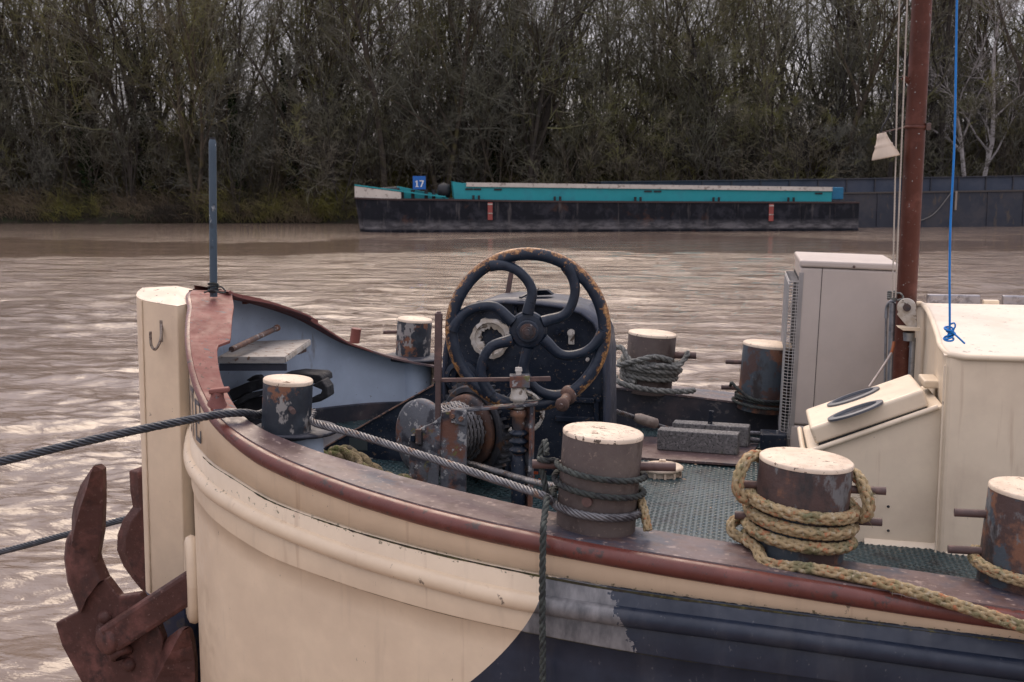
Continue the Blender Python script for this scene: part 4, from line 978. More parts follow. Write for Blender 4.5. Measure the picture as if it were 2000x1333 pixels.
    mb = MB(); mb.lathe([(.09, .0), (.09, .27)], c1, ax, 30); mb.build('drum', M_RUST, WL)
    mb = MB(); mb.lathe([(.0, .235), (.135, .235), (.150, .240), (.152, .262), (.12, .266)], c1, ax, 40); mb.build('inner_flange', M_RUST, WL)
    g0 = .275; RG = .188
    mb = MB(); mb.lathe([(.0, g0), (.155, g0), (.160, g0 - .012), (.180, g0 - .012), (RG, g0 - .006), (RG, g0 + .062), (.17, g0 + .066), (.0, g0 + .066)], c1, ax, 48, sm=False); gw = mb.build('gear_wheel', M_GEAR, WL)
    a = ax.orthogonal().normalized(); b = ax.cross(a)
    for k in range(38):
        q = 2 * math.pi * k / 38; d = a * math.cos(q) + b * math.sin(q); tt = a * -math.sin(q) + b * math.cos(q)
        mb = MB(); o = c1 + ax * (g0 - .004) + d * (RG - .004)
        mb.prism([o + tt * .0085, o + tt * .005 + d * .022, o - tt * .005 + d * .022, o - tt * .0085], ax * .064); mb.build('gear_tooth', M_GEAR, gw)
    # rear standard
    c2 = c1 + ax * .40; mb = MB(); mb.box(V((c2.x, c2.y, (c2.z + 2.70) / 2)), (.16, .02, c2.z - 2.70), Matrix.Rotation(-math.atan2(.56, .83), 3, 'Z')); mb.cyl(c1 + ax * .02, c1 + ax * .42, .03, .03, 14); mb.build('rear_standard', M_NAVY, WL)
    # near standard: two rusty plates, one folded
    y1 = 4.44
    mb = MB(); mb.prism([ony(u, v, y1) for u, v in ((862, 806), (911, 800), (909, 1005), (858, 1005))], (0, .018, 0)); mb.build('near_standard', M_RUST2, WL, bevel=.003)
    mb = MB(); mb.prism([ony(u, v, y1 - .012) for u, v in ((862, 812), (846, 826), (818, 838), (800, 856), (797, 1005), (852, 1005))], (0, .016, 0)); mb.build('near_standard', M_RUST2, WL, bevel=.003)
    c = ony(818, 851, y1 - .014); 
    for u, v, w_, h_, m in ((818, 853, .022, .060, M_RUST), (807, 856, .016, .026, M_NAVY), (823, 856, .010, .056, M_BLACK)):
        mb = MB(); mb.box(ony(u, v, y1 - .022 + (.006 if m is M_BLACK else 0)), (w_, .022, h_)); mb.build('lug', m, WL, bevel=.002)
    mb = MB(); mb.prism([ony(u, v, y1 - .024) for u, v in ((840, 900), (853, 880), (858, 1005), (826, 1005))], (0, .010, 0)); mb.build('gusset', M_RUST2, WL)
    # front frame and brake spindle
    ys = 4.49
    mb = MB(); a, b = ony(878, 803, y1 + .01), ony(1047, 789, ys); w = V((-.0, .055, 0)); mb.prism([a, b, b + w, a + w], (0, 0, -.010)); mb.build('frame_top_bar', M_RUST2, WL, bevel=.002)
    mb = MB(); mb.prism([ony(u, v, y1 - .014) for u, v in ((880, 800), (911, 803), (908, 832), (881, 826))], (0, .012, 0)); br = mb.build('corner_bracket', M_RUST2, WL, bevel=.002)
    for u, v in ((884, 813), (901, 818)):
        mb = MB(); c = ony(u, v, y1 - .014); mb.cyl(c, c + V((0, -.014, 0)), .010, .010, 6); mb.build('bolt', M_RUST, br)
    mb = MB(); p0, p1 = ony(1041, 792, ys), ony(1036, 1010, ys); mb.prism([p0, p1, p1 + V((-.012, 0, 0)), p0 + V((-.012, 0, 0))], (0, .05, 0)); mb.prism([p0, p1, p1 + V((-.05, 0, 0)), p0 + V((-.05, 0, 0))], (0, -.010, 0)) if False else None; mb.prism([p0 + V((-.012, .04, 0)), p1 + V((-.012, .04, 0)), p1 + V((-.055, .04, 0)), p0 + V((-.055, .04, 0))], (0, .010, 0)); mb.build('frame_leg', M_RUST2, WL)
    sx = ony(1013, 760, ys + .025); zz = lambda v: ony(1013, v, ys + .025).z
    def lat(name, prof, m, n=24): mb = MB(); mb.lathe([(r, z - sx.z) for r, z in prof], sx, (0, 0, 1), n); return mb.build(name, m, WL)
    mb = MB(); mb.box(V((sx.x + .004, sx.y, zz(744))), (.078, .07, .046), Matrix.Rotation(R(12), 3, 'Z')); blk = mb.build('spindle_block', M_RUST2, WL, bevel=.003)
    mb = MB(); mb.cyl(V((sx.x, sx.y, zz(733))), V((sx.x, sx.y, zz(724))), .011, .011, 10); mb.cyl(V((sx.x, sx.y, zz(725))), V((sx.x, sx.y, zz(718))), .016, .014, 6); mb.build('set_bolt', M_WHITE, blk)
    lat('spindle_collar', [(.0, zz(755)), (.030, zz(755)), (.030, zz(768)), (.036, zz(776)), (.034, zz(782)), (.022, zz(784)), (.022, zz(798))], M_WHITE)
    lat('spindle', [(.03, zz(800)), (.034, zz(806)), (.034, zz(812)), (.026, zz(816)), (.026, zz(830)), (.020, zz(838)), (.020, zz(900)), (.0, zz(900))], M_RUST)
    pr = []
    for v in (846, 862, 879): pr += [(.022, zz(v - 7)), (.036, zz(v - 2)), (.039, zz(v)), (.030, zz(v + 4)), (.022, zz(v + 7))]
    lat('spindle_thread', pr, M_NAVY)
    lat('spindle_foot', [(.0, zz(888)), (.024, zz(888)), (.026, zz(900)), (.030, zz(905)), (.030, 2.70)], M_NAVY)
    mb = MB(); a, b = ony(845, 743, ys - .04), ony(1002, 741, ys + .02); c, d = ony(1034, 741, ys + .02), ony(1075, 740, ys + .05); mb.bar(a, b, .016, .015); mb.bar(c, d, .016, .018); mb.build('brake_lever', M_ROD, WL, bevel=.002)
    mb = MB(); mb.bar(ony(857, 612, ys - .045), ony(855, 745, ys - .045), .027, .020, up=(0, 1, 0)); mb.bar(ony(856, 740, ys - .045), ony(855, 858, ys - .045), .020, .018, up=(0, 1, 0)); mb.cyl(ony(857, 613, ys - .045), ony(857, 609, ys - .045), .010, .008, 10); mb.build('stop_rod', M_ROD, WL, bevel=.002)
    # pinion with a crust of white paint behind the spindle
    c = ony(1022, 802, 4.78); mb = MB(); mb.lathe([(.0, -.01), (.088, -.01), (.092, .0), (.092, .04), (.0, .04)], c, (.14, -.99, 0), 40); pin = mb.build('pinion', M_NAVY, WL)
    mb = MB(); rr = random.Random(2); rows = []; e = V((.99, .14, 0))
    for k in range(61):
        q = -2.2 + 3.6 * k / 60; d = e * math.cos(q) + V((0, 0, math.sin(q))); j = .004 + .008 * rr.random()
        o = c + V((.14, -.99, 0)) * .004 + V((0, -.04, 0))
        rows.append([o + d * (.086 - j), o + d * .089 - V((0, .006, 0)), o + d * (.092 + j * .4)])
    mb.strip(rows, sm=False); mb.build('paint_crust', M_WHITE, pin)
    mb = MB(); mb.bar(ony(1003, 508, 5.5), ony(989, 590, 5.5), .022, .012, up=(0, 1, 0)); mb.build('rear_rod', M_ROD, WL)
    mb = MB(); c = c1 + ax * .02
    # red-orange paint spots by the foot
    for u, v, w_ in ((1046, 924, .022), (1058, 938, .03), (1041, 931, .012)):
        pp = ony(u, v, 4.95); mb.box(pp, (w_, .004, .012))
    mb.build('orange_paint_spot', mat('orange_spot', (.38, .07, .02), .6), WL)
    return c1, ax
DR_C, DR_AX = windlass()
def drum_wire():
    a = DR_AX.orthogonal().normalized(); b = DR_AX.cross(a); mb = MB(); N = 9
    pts = []
    for lay, r in ((0, .104), (1, .122)):
        for k in range(N * 28):
            t = k / (N * 28); f = t if lay == 0 else 1 - t
            q = 2 * math.pi * k / 28; pts.append(DR_C + DR_AX * (.035 + .185 * f) + (a * math.cos(q) + b * math.sin(q)) * (r + .001 * math.sin(k * .7)))
    mb2 = MB(); laid(mb2, pts[N * 28:], .0115, 4, .08, 5, .02)
    mb2.tube(pts[:N * 28], .011, 6)
    w = single(mb2, 'wire_cable', M_WIRE, DR_C, 'steel wire wound in layers on the windlass drum', 'cable')
drum_wire()
# ------------------------------------------------------------------ fittings inside the bow
def bow_fittings():
    z = 3.03
    # bench board on an angle iron
    n1, n2, f2, f1 = [V(p) for p in ((-2.26, 4.62, z), (-2.0, 4.66, z), (-2.06, 5.22, z), (-2.32, 5.18, z))]
    a, b, c_, d = onz(425, 697, z), onz(556, 697, z), onz(606, 663, z), onz(480, 667, z)
    k = (4.75 / a.y)                                           # keep the board inside the bow: nearer and higher along the same sight line
    def pull(p): return V((0, 0, CAMZ)) + (p - V((0, 0, CAMZ))) * k
    a, b, c_, d = map(pull, (a, b, c_, d))
    t = thing('bench_board', (a + c_) / 2, 'weathered white board on an angle iron inside the bow', 'bench')
    mb = MB(); mb.prism([a, b, c_, d], (0, 0, -.030)); mb.build('board', M_WOOD, t, bevel=.003)
    mb = MB(); o = V((0, .012, -.034)); mb.prism([a + o, b + o + V((0, 0, 0)), b + o + V((0, 0, -.030)), a + o + V((0, 0, -.030))], (0, .012, 0)); mb.build('angle_iron', M_COAM, t)
    mb = MB(); mb.prism([c_ + V((-.02, -.10, -.036)), c_ + V((-.02, 0, -.036)), c_ + V((-.02, 0, -.06)), c_ + V((-.02, -.10, -.06))], (-.04, 0, 0)); mb.build('bracket', M_RUST, t)
    mb = MB(); e = (c_ - b); mb.prism([b + V((.0025, .004, -.004)), b + e + V((.0025, -.004, -.004)), b + e + V((.0025, -.004, -.024)), b + V((.0025, .004, -.024))], (.002, 0, 0)); mb.build('edge_strip', M_WHITE, t)
    p0, p1 = ony(452, 683, 4.70), ony(541, 641, 5.25)
    mb = MB(); mb.cyl(p0, p1, .0125, .0125, 14); mb.cyl(p1 - (p1 - p0) * .02, p1 + (p1 - p0) * .012, .016, .016, 12)
    single(mb, 'stay_pipe', M_RUST, p0, 'short rusty pipe slanting up inside the bow above the board', 'pipe')
    # old rubber fender lying by the bulwark: a thick perished hollow section
    t = thing('old_fender', (-1.95, 5.2, 2.78), 'perished black hollow rubber fender lying inside the bow', 'fender')
    def slab(pxs, y, th, name, seed=1):
        rr = random.Random(seed); pts = [ony(u + rr.uniform(-2, 2), v + rr.uniform(-2, 2), y) for u, v in pxs]
        mb = MB(); mb.prism(pts, (.0, th, 0)); return mb.build(name, M_RUBBER, t, bevel=.006)
    slab([(446, 762), (478, 750), (515, 742), (515, 758), (480, 772), (452, 786)], 5.02, .16, 'upper_wall', 1)
    slab([(452, 786), (480, 772), (516, 762), (516, 772), (482, 782), (462, 796)], 5.00, .03, 'lip', 2)
    slab([(450, 792), (470, 784), (515, 775), (520, 800), (490, 815), (462, 812)], 5.10, .03, 'inner_web', 3)
    slab([(462, 814), (490, 812), (520, 798), (522, 812), (492, 826), (470, 826)], 5.0, .14, 'lower_wall', 4)
    slab([(545, 733), (575, 728), (622, 731), (630, 738), (628, 748), (605, 752), (575, 744), (548, 742)], 5.25, .15, 'far_upper_wall', 5)
    slab([(606, 752), (628, 744), (640, 757), (640, 775), (626, 784), (606, 788), (606, 778), (624, 772), (630, 762)], 5.22, .10, 'torn_end', 6)
    slab([(480, 745), (492, 737), (505, 735), (512, 742), (496, 748)], 5.14, .05, 'torn_edge', 7)
    # mossy hawser heaped by the near bulwark
    zc = 2.735
    P = lambda u, v, y: ony(u, v, y)
    mb = MB()
    def rp(l, r=.034, seed=0): laid(mb, l, r, 3, r * 6.2, 8, None, 1, .06)
    rp([P(612, 862, 4.33), P(618, 885, 4.28), P(636, 905, 4.27), P(650, 935, 4.25), P(655, 985, 4.25)])
    rp([P(640, 985, 4.36), P(640, 905, 4.36), P(658, 886, 4.38), P(690, 900, 4.40), P(712, 930, 4.36), P(725, 990, 4.34)])
    rp([P(646, 890, 4.50), P(668, 883, 4.48), P(700, 897, 4.48), P(735, 925, 4.46), P(765, 940, 4.42), P(800, 946, 4.40), P(815, 990, 4.38)])
    rp([P(690, 990, 4.42), P(720, 945, 4.38), P(760, 948, 4.34), P(790, 948, 4.32), P(800, 985, 4.3)])
    single(mb, 'mossy_hawser', M_ROPEMOSS, (-1.5, 4.4, zc), 'thick mossy brown hawser heaped behind the near rim', 'rope')
bow_fittings()
# ------------------------------------------------------------------ jack staff
def staff():
    b = V(onz(417, 571, 3.497)); t_ = ony(415, 270, b.y)
    t = thing('jack_staff', b, 'slate-blue wooden staff standing at the bow', 'staff')
    mb = MB(); d = t_ - b
    mb.tube([b + V((0, 0, -.02)), b + d * .5, b + d * .9, b + d * .97, b + d], lambda s: .0165 if s < .8 else (.014 if s < .97 else .010), 14); mb.build('pole', M_STAFF, t)
    mb = MB(); mb.cyl(t_ + V((0, 0, -.008)), t_ + V((0, 0, .003)), .012, .012, 12); mb.build('ferrule', M_BLACK, t)
    mb = MB()
    for k in range(4):
        c = b + V((0, 0, .008 + .009 * k)); mb.tube([c + V((math.cos(q) * .021, math.sin(q) * .021, .006 * math.sin(q + k))) for q in [i * .42 for i in range(16)]], .0042, 6)
    mb.tube(smooth_path([b + V((.02, -.01, .02)), b + V((.05, -.03, .028)), b + V((.075, -.04, .006)), b + V((.05, -.05, .004)), b + V((.01, -.03, .012)), b + V((-.03, -.03, .0))], .006), .0035, 6)
    single(mb, 'lashing', M_ROPEDK, b, 'dark cord lashed round the foot of the bow staff', 'cord')
staff()
# ------------------------------------------------------------------ wires and ropes
def cables():
    e = LEAN
    # mooring wire: from the left over the rim, round the small bollard, on to the brown one
    f = F_ + e * .045
    lead = [ony(-330, 978, 3.35), ony(0, 902, 3.55), ony(200, 855, 3.72), ony(340, 826, 3.85), ony(420, 811, 3.97), ony(475, 807, 4.05)]
    wrapF = turns(F_, .104, .050, .075, R(262), -.52)
    fr = [F_ + V((.012, .107, .075)), F_ + V((.09, .06, .070))]
    aend = A_ + e * .085
    mb = MB(); g = [lead[0], lead[1], lead[2], lead[3], lead[4], lead[5], F_ + V((-.06, -.085, .055)), F_ + V((.005, -.106, .052)), F_ + V((.075, -.075, .056)), F_ + V((.11, .01, .064))]
    g = [lead[0], lead[1], lead[2], lead[3], lead[4], lead[5], F_ + V((-.105, -.02, .060)), F_ + V((-.09, .06, .060)), F_ + V((.0, .110, .060)), F_ + V((.080, .080, .058))]
    laid(mb, g, .0158, 6, .13, 5)
    single(mb, 'mooring_wire', M_WIREDK, F_, 'dark greased mooring wire running off to the left over the rim', 'cable')
    mb = MB(); g = [F_ + V((.080, .080, .058)), ony(612, 825, 4.12), ony(700, 850, 3.99), ony(850, 898, 3.82), ony(1000, 948, 3.68), ony(1062, 969, 3.58), ony(1085, 977, 3.53)]
    t0 = turns(A_, .143, .072, .058, R(205), .86)
    laid(mb, g[:-1] + t0, .0143, 6, .12, 5)
    single(mb, 'spring_wire', M_WIRE, A_, 'grey wire stretched from the small bow bollard to the brown bollard', 'cable')
    mb = MB(); laid(mb, [ony(912, 905, 4.62), ony(935, 910, 4.50), ony(985, 925, 4.25), ony(1040, 941, 3.98), ony(1085, 950, 3.80), ony(1105, 958, 3.80)], .0120, 6, .10, 5)
    single(mb, 'drum_wire_lead', M_WIRE, ony(985, 925, 4.25), 'wire leading from the drum down behind the brown bollard', 'cable')
    # lower wire beyond the anchor
    mb = MB(); laid(mb, [ony(-250, 1142, 5.7), ony(0, 1079, 5.6), ony(120, 1047, 5.55), ony(238, 1016, 5.5), ony(300, 1000, 5.45)], .0175, 6, .15, 5)
    single(mb, 'lower_mooring_wire', M_WIREDK, ony(0, 1079, 5.6), 'lower dark wire passing behind the anchor fluke', 'cable')
    # dark rope on the brown bollard
    mb = MB(); r1 = .1415
    w = turns(A_, r1, .200, .092, R(190), 2.03)
    up = [A_ + V((-.150, -.06, .06)), A_ + V((-.152, -.05, .12)), A_ + V((-.15, -.01, .205)), A_ + V((-.165, .01, .250)), A_ + V((-.175, -.03, .235))]
    laid(mb, [A_ + V((-.185, .02, .18)), A_ + V((-.175, -.03, .215)), A_ + V((-.155, -.045, .212))] + w, .0108, 3, .075, 7)
    x = -.587; yy = 3.44
    hang = [A_ + V((-.142, .03, .105)), A_ + V((-.150, -.05, .095)), ony(1068, 975, 3.52), ony(1063, 1015, 3.45), ony(1061, 1035, 3.415), ony(1060, 1090, 3.415), ony(1059, 1180, 3.42), ony(1060, 1280, 3.425), ony(1060, 1420, 3.43)]
    laid(mb, hang, .0112, 3, .078, 7)
    laid(mb, [A_ + V((-.15, -.03, .09)), A_ + V((-.165, -.02, .15)), A_ + V((-.18, .0, .21)), A_ + V((-.165, .01, .262)), A_ + V((-.15, -.05, .235))], .0105, 3, .075, 7)
    single(mb, 'dark_mooring_rope', M_ROPEDK, A_, 'dark green rope round the brown bollard, its end hanging down the hull', 'rope')
    mb = MB(); pts = [A_ + V((.12, .10, .09)), A_ + V((.150, -.02, .075)), A_ + V((.165, -.05, .03)), A_ + V((.17, -.06, .01))]
    plait(mb, pts, .014); single(mb, 'rope_end', [M_ROPEYL, M_ROPEOR], pts[-1], 'frayed straw rope end tucked behind the brown bollard', 'rope')
    # plaited rope on the rusty bollard
    mb = MB(); rp = .0185; rb = .142 + rp * .95
    loopL = [C_ + V((-.08, .11, .20)), C_ + V((-.115, .07, .275)), C_ + V((-.155, -.01, .292)), C_ + V((-.180, -.05, .250)), C_ + V((-.184, -.06, .200)), C_ + V((-.160, -.05, .170)), C_ + V((-.135, .02, .175))]
    
    # the tail leaves along the rim to the right
    tail = [ony(1500, 1101, 3.52), ony(1590, 1112, 3.49), ony(1700, 1133, 3.46), ony(1800, 1160, 3.42), ony(1900, 1192, 3.40), ony(2010, 1228, 3.38), ony(2120, 1262, 3.36), ony(2300, 1310, 3.3)]
    n = turns(C_, rb, .168, .024, R(182), 3.10, per=20)
    plait(mb, n + tail, rp)
    plait(mb, loopL, rp * .98)
    loopR = [C_ + V((.10, .12, .205)), C_ + V((.150, .06, .245)), C_ + V((.178, .0, .240)), C_ + V((.200, -.03, .195)), C_ + V((.207, -.04, .155)), C_ + V((.192, -.03, .125)), C_ + V((.167, .0, .145)), C_ + V((.14, .07, .16))]
    plait(mb, loopR, rp * .98)
    plait(mb, [C_ + V((-.13, .11, .07)), C_ + V((-.195, .03, .075)), C_ + V((-.20, .0, .05)), C_ + V((-.16, -.02, .03))], rp * .9)
    fuzz(mb, n + tail, rp, 130, .012); fuzz(mb, loopL, rp, 30, .014); fuzz(mb, loopR, rp, 60, .02)
    single(mb, 'plaited_rope', [M_ROPEYL, M_ROPEOR], C_, 'straw plaited rope wound on the rusty bollard and trailing over the rim', 'rope')
    # rope on the right-hand bollard
    mb = MB(); n = turns(D_, .135 + .017, .060, .024, R(150), .75, per=20); plait(mb, n, .0175); n2 = turns(D_, .135 + .021, .03, .0, R(190), .4, per=20)
    single(mb, 'plaited_rope_turn', [M_ROPEYL, M_ROPEOR], D_, 'single turn of dull plaited rope round the foot of the right-hand bollard', 'rope')
    # thick grey rope on the far bollard
    mb = MB(); r = .0162; rb = .127 + r
    laid(mb, turns(B_, rb, .155, .050, R(175), 4.2), r, 3, .12, 7)
    laid(mb, turns(B_, rb + .018, .14, .10, R(20), 1.3), r, 3, .12, 7)
    laid(mb, [B_ + V((-.19, -.08, .15)), B_ + V((-.175, -.08, .215)), B_ + V((-.13, -.10, .225)), B_ + V((-.09, -.13, .17)), B_ + V((-.02, -.165, .135)), B_ + V((.07, -.16, .145)), B_ + V((.15, -.10, .13)), B_ + V((.20, -.03, .175)), B_ + V((.205, .0, .195)), B_ + V((.19, .03, .15))], r, 3, .12, 7)
    laid(mb, [B_ + V((-.165, -.10, .075)), B_ + V((-.13, -.17, .052)), B_ + V((.0, -.19, .026)), B_ + V((.12, -.185, .018)), B_ + V((.21, -.15, .014)), B_ + V((.245, -.11, .012)), B_ + V((.24, -.08, .012))], r, 3, .12, 7)
    laid(mb, [B_ + V((-.15, -.12, .135)), B_ + V((-.03, -.165, .175)), B_ + V((.05, -.15, .19)), B_ + V((.13, -.10, .165))], r, 3, .12, 7)
    single(mb, 'grey_rope', M_ROPEGY, B_, 'thick grey laid rope wound round the far-side bollard', 'rope')
    mb = MB(); r = .0088
    laid(mb, turns(E_, .137 + r, .055, .03, R(160), 2.1), r, 3, .07, 6)
    laid(mb, [E_ + V((-.175, .02, .085)), E_ + V((-.165, -.05, .125)), E_ + V((-.14, -.08, .105)), E_ + V((-.06, -.145, .06)), E_ + V((.05, -.15, .05)), E_ + V((.14, -.06, .05))], r, 3, .07, 6)
    laid(mb, turns(E_, .15 + r, .02, .012, R(170), .6), r, 3, .07, 6)
    single(mb, 'green_rope', M_ROPEDK, E_, 'thin mossy rope round the far bollard beside the air-conditioning unit', 'rope')
cables()
# ------------------------------------------------------------------ anchors
def anchor(y, dx, name, label, full=True, mirror=False):
    o = ony(215, 1245, y) + V((dx, 0, 0)); t = thing(name, o, label, 'anchor')
    P = lambda u, v, dy=0.0: ony(u, v, y) + V((dx, dy, 0))
    def part(nm, pts, th, dy=0.0, bev=.008):
        mb = MB(); mb.prism([P(u, v, dy) for u, v in pts], (0, th, 0)); return mb.build(nm, M_ANCHOR, t, bevel=bev)
    crown = [(107, 1218), (152, 1195), (166, 1160), (205, 1130), (232, 1166), (272, 1160), (300, 1200), (318, 1250), (312, 1330), (312, 1400), (190, 1400), (158, 1333), (120, 1262)]
    part('crown', crown, .05, .0)
    # arm: rounded bar sweeping up to the fluke
    mb = MB(); pts = [P(178, 1185, .02), P(158, 1150, .02), P(152, 1110, .02), P(158, 1070, .02), P(168, 1030, .02)]
    L = [(150, 1196, 205, 1133), (128, 1140, 197, 1115), (121, 1092, 190, 1098), (124, 1060, 186, 1080), (132, 1040, 182, 1050)]
    rows = []
    for a, b, c, d in L: rows.append([P(a, b, .012), P(a + 14, b - 2, -.028), P((a + c) / 2, (b + d) / 2, -.036), P(c - 6, d, -.02), P(c, d, .012), P(c, d, .055), P(a, b, .055)])
    mb.strip(rows, sm=False, closed=True); mb.add(rows[-1], [tuple(range(7))]); mb.build('arm', M_ANCHOR, t, merge=1e-4, bevel=.012, seg=3)
    def fluke(tip, left, ridge, right, nm):
        mb = MB(); n = len(left)
        rows = [[P(tip[0] - 2, tip[1] + 1, .0), P(tip[0], tip[1], -.03), P(tip[0] + 2, tip[1] + 2, .0), P(tip[0] + 1, tip[1] + 3, .035), P(tip[0] - 1, tip[1] + 3, .035)]]
        for l, g, r in zip(left, ridge, right): rows.append([P(*l, .02), P(*g, -.052), P(*r, .0), P(r[0] - 3, r[1], .045), P(l[0] + 3, l[1], .05)])
        mb.strip(rows, sm=False, closed=True); mb.add(rows[-1], [tuple(range(5))]); return mb.build(nm, M_ANCHOR, t, merge=1e-4, bevel=.008, seg=3)
    fluke((190, 907), [(174, 917), (152, 950), (138, 990), (135, 1012), (138, 1035)], [(190, 918), (182, 950), (170, 985), (160, 1020), (152, 1060)], [(200, 918), (201, 950), (201, 985), (199, 1040), (188, 1103)], 'fluke')
    if full: fluke((363, 1227), [(345, 1232), (322, 1250), (305, 1278), (296, 1300), (298, 1400)], [(358, 1240), (345, 1265), (330, 1292), (318, 1315), (290, 1400)], [(370, 1237), (376, 1262), (380, 1290), (381, 1320), (378, 1400)], 'fluke')
    if full:
        a, b = P(226, 1240, -.05), V((-2.235, CL - .45, 2.30))
        mb = MB(); mb.bar(a, b, .075, .128); mb.build('shank', M_ANCHOR, t, bevel=.018)
        mb = MB(); d = (b - a).normalized()
        mb.lathe([(.0, .034), (.050, .034), (.062, .022), (.062, -.022), (.050, -.034), (.0, -.034)], a, V((.35, .94, .0)), 28); mb.build('shank_eye', M_ANCHOR, t)
        for u, v, r in ((205, 1206, .034), (252, 1298, .032)):
            mb = MB(); mb.dome(P(u, v, -.0), (-.1, -1, .15), r, r * .75, 18); mb.build('pin_head', M_ANCHOR, t)
        mb = MB(); c = P(243, 1271, -.03); mb.lathe([(.030, -.02), (.046, -.016), (.050, .0), (.046, .016), (.030, .02)], c, V((.55, -.35, -.75)), 26); mb.build('collar', M_ANCHOR, t)
        mb = MB(); mb.cyl(P(214, 1226, -.02), P(196, 1240, .03), .045, .04, 20); mb.build('trunnion', M_ANCHOR, t)
    return t
anchor(4.50, 0, 'anchor', 'red-oxide stockless anchor hanging at the near side of the stem')
def far_anchor():
    y = 5.42; o = ony(260, 1100, y); t = thing('far_anchor', o, 'second red-oxide anchor, mostly hidden behind the stem post', 'anchor')
    P = lambda u, v, dy=0.0: ony(u, v, y + dy)
    mb = MB(); L = [(252, 920, 300, 915), (254, 960, 300, 960), (259, 990, 300, 990), (240, 1015, 300, 1010), (229, 1045, 300, 1040), (228, 1075, 300, 1075), (240, 1105, 300, 1105), (258, 1130, 300, 1140), (276, 1152, 310, 1165)]
    rows = [[P(a, b, .0), P(a + 17, b + 4, -.04), P(c, d, -.03), P(c, d, .06), P(a + 5, b, .06)] for a, b, c, d in L]
    rows.insert(0, [P(276, 912, 0), P(278, 910, -.02), P(300, 905, -.02), P(300, 905, .06), P(278, 911, .05)])
    mb.strip(rows, sm=False, closed=True); mb.add(rows[-1], [tuple(range(5))]); mb.build('fluke', M_ANCHOR, t, bevel=.006)
    mb = MB(); mb.prism([P(256, 1128, -.03), P(262, 1124, -.03), P(300, 1160, -.03), P(300, 1180, -.03)], (0, .05, 0)); mb.build('crown', M_ANCHOR, t, bevel=.004)
far_anchor()
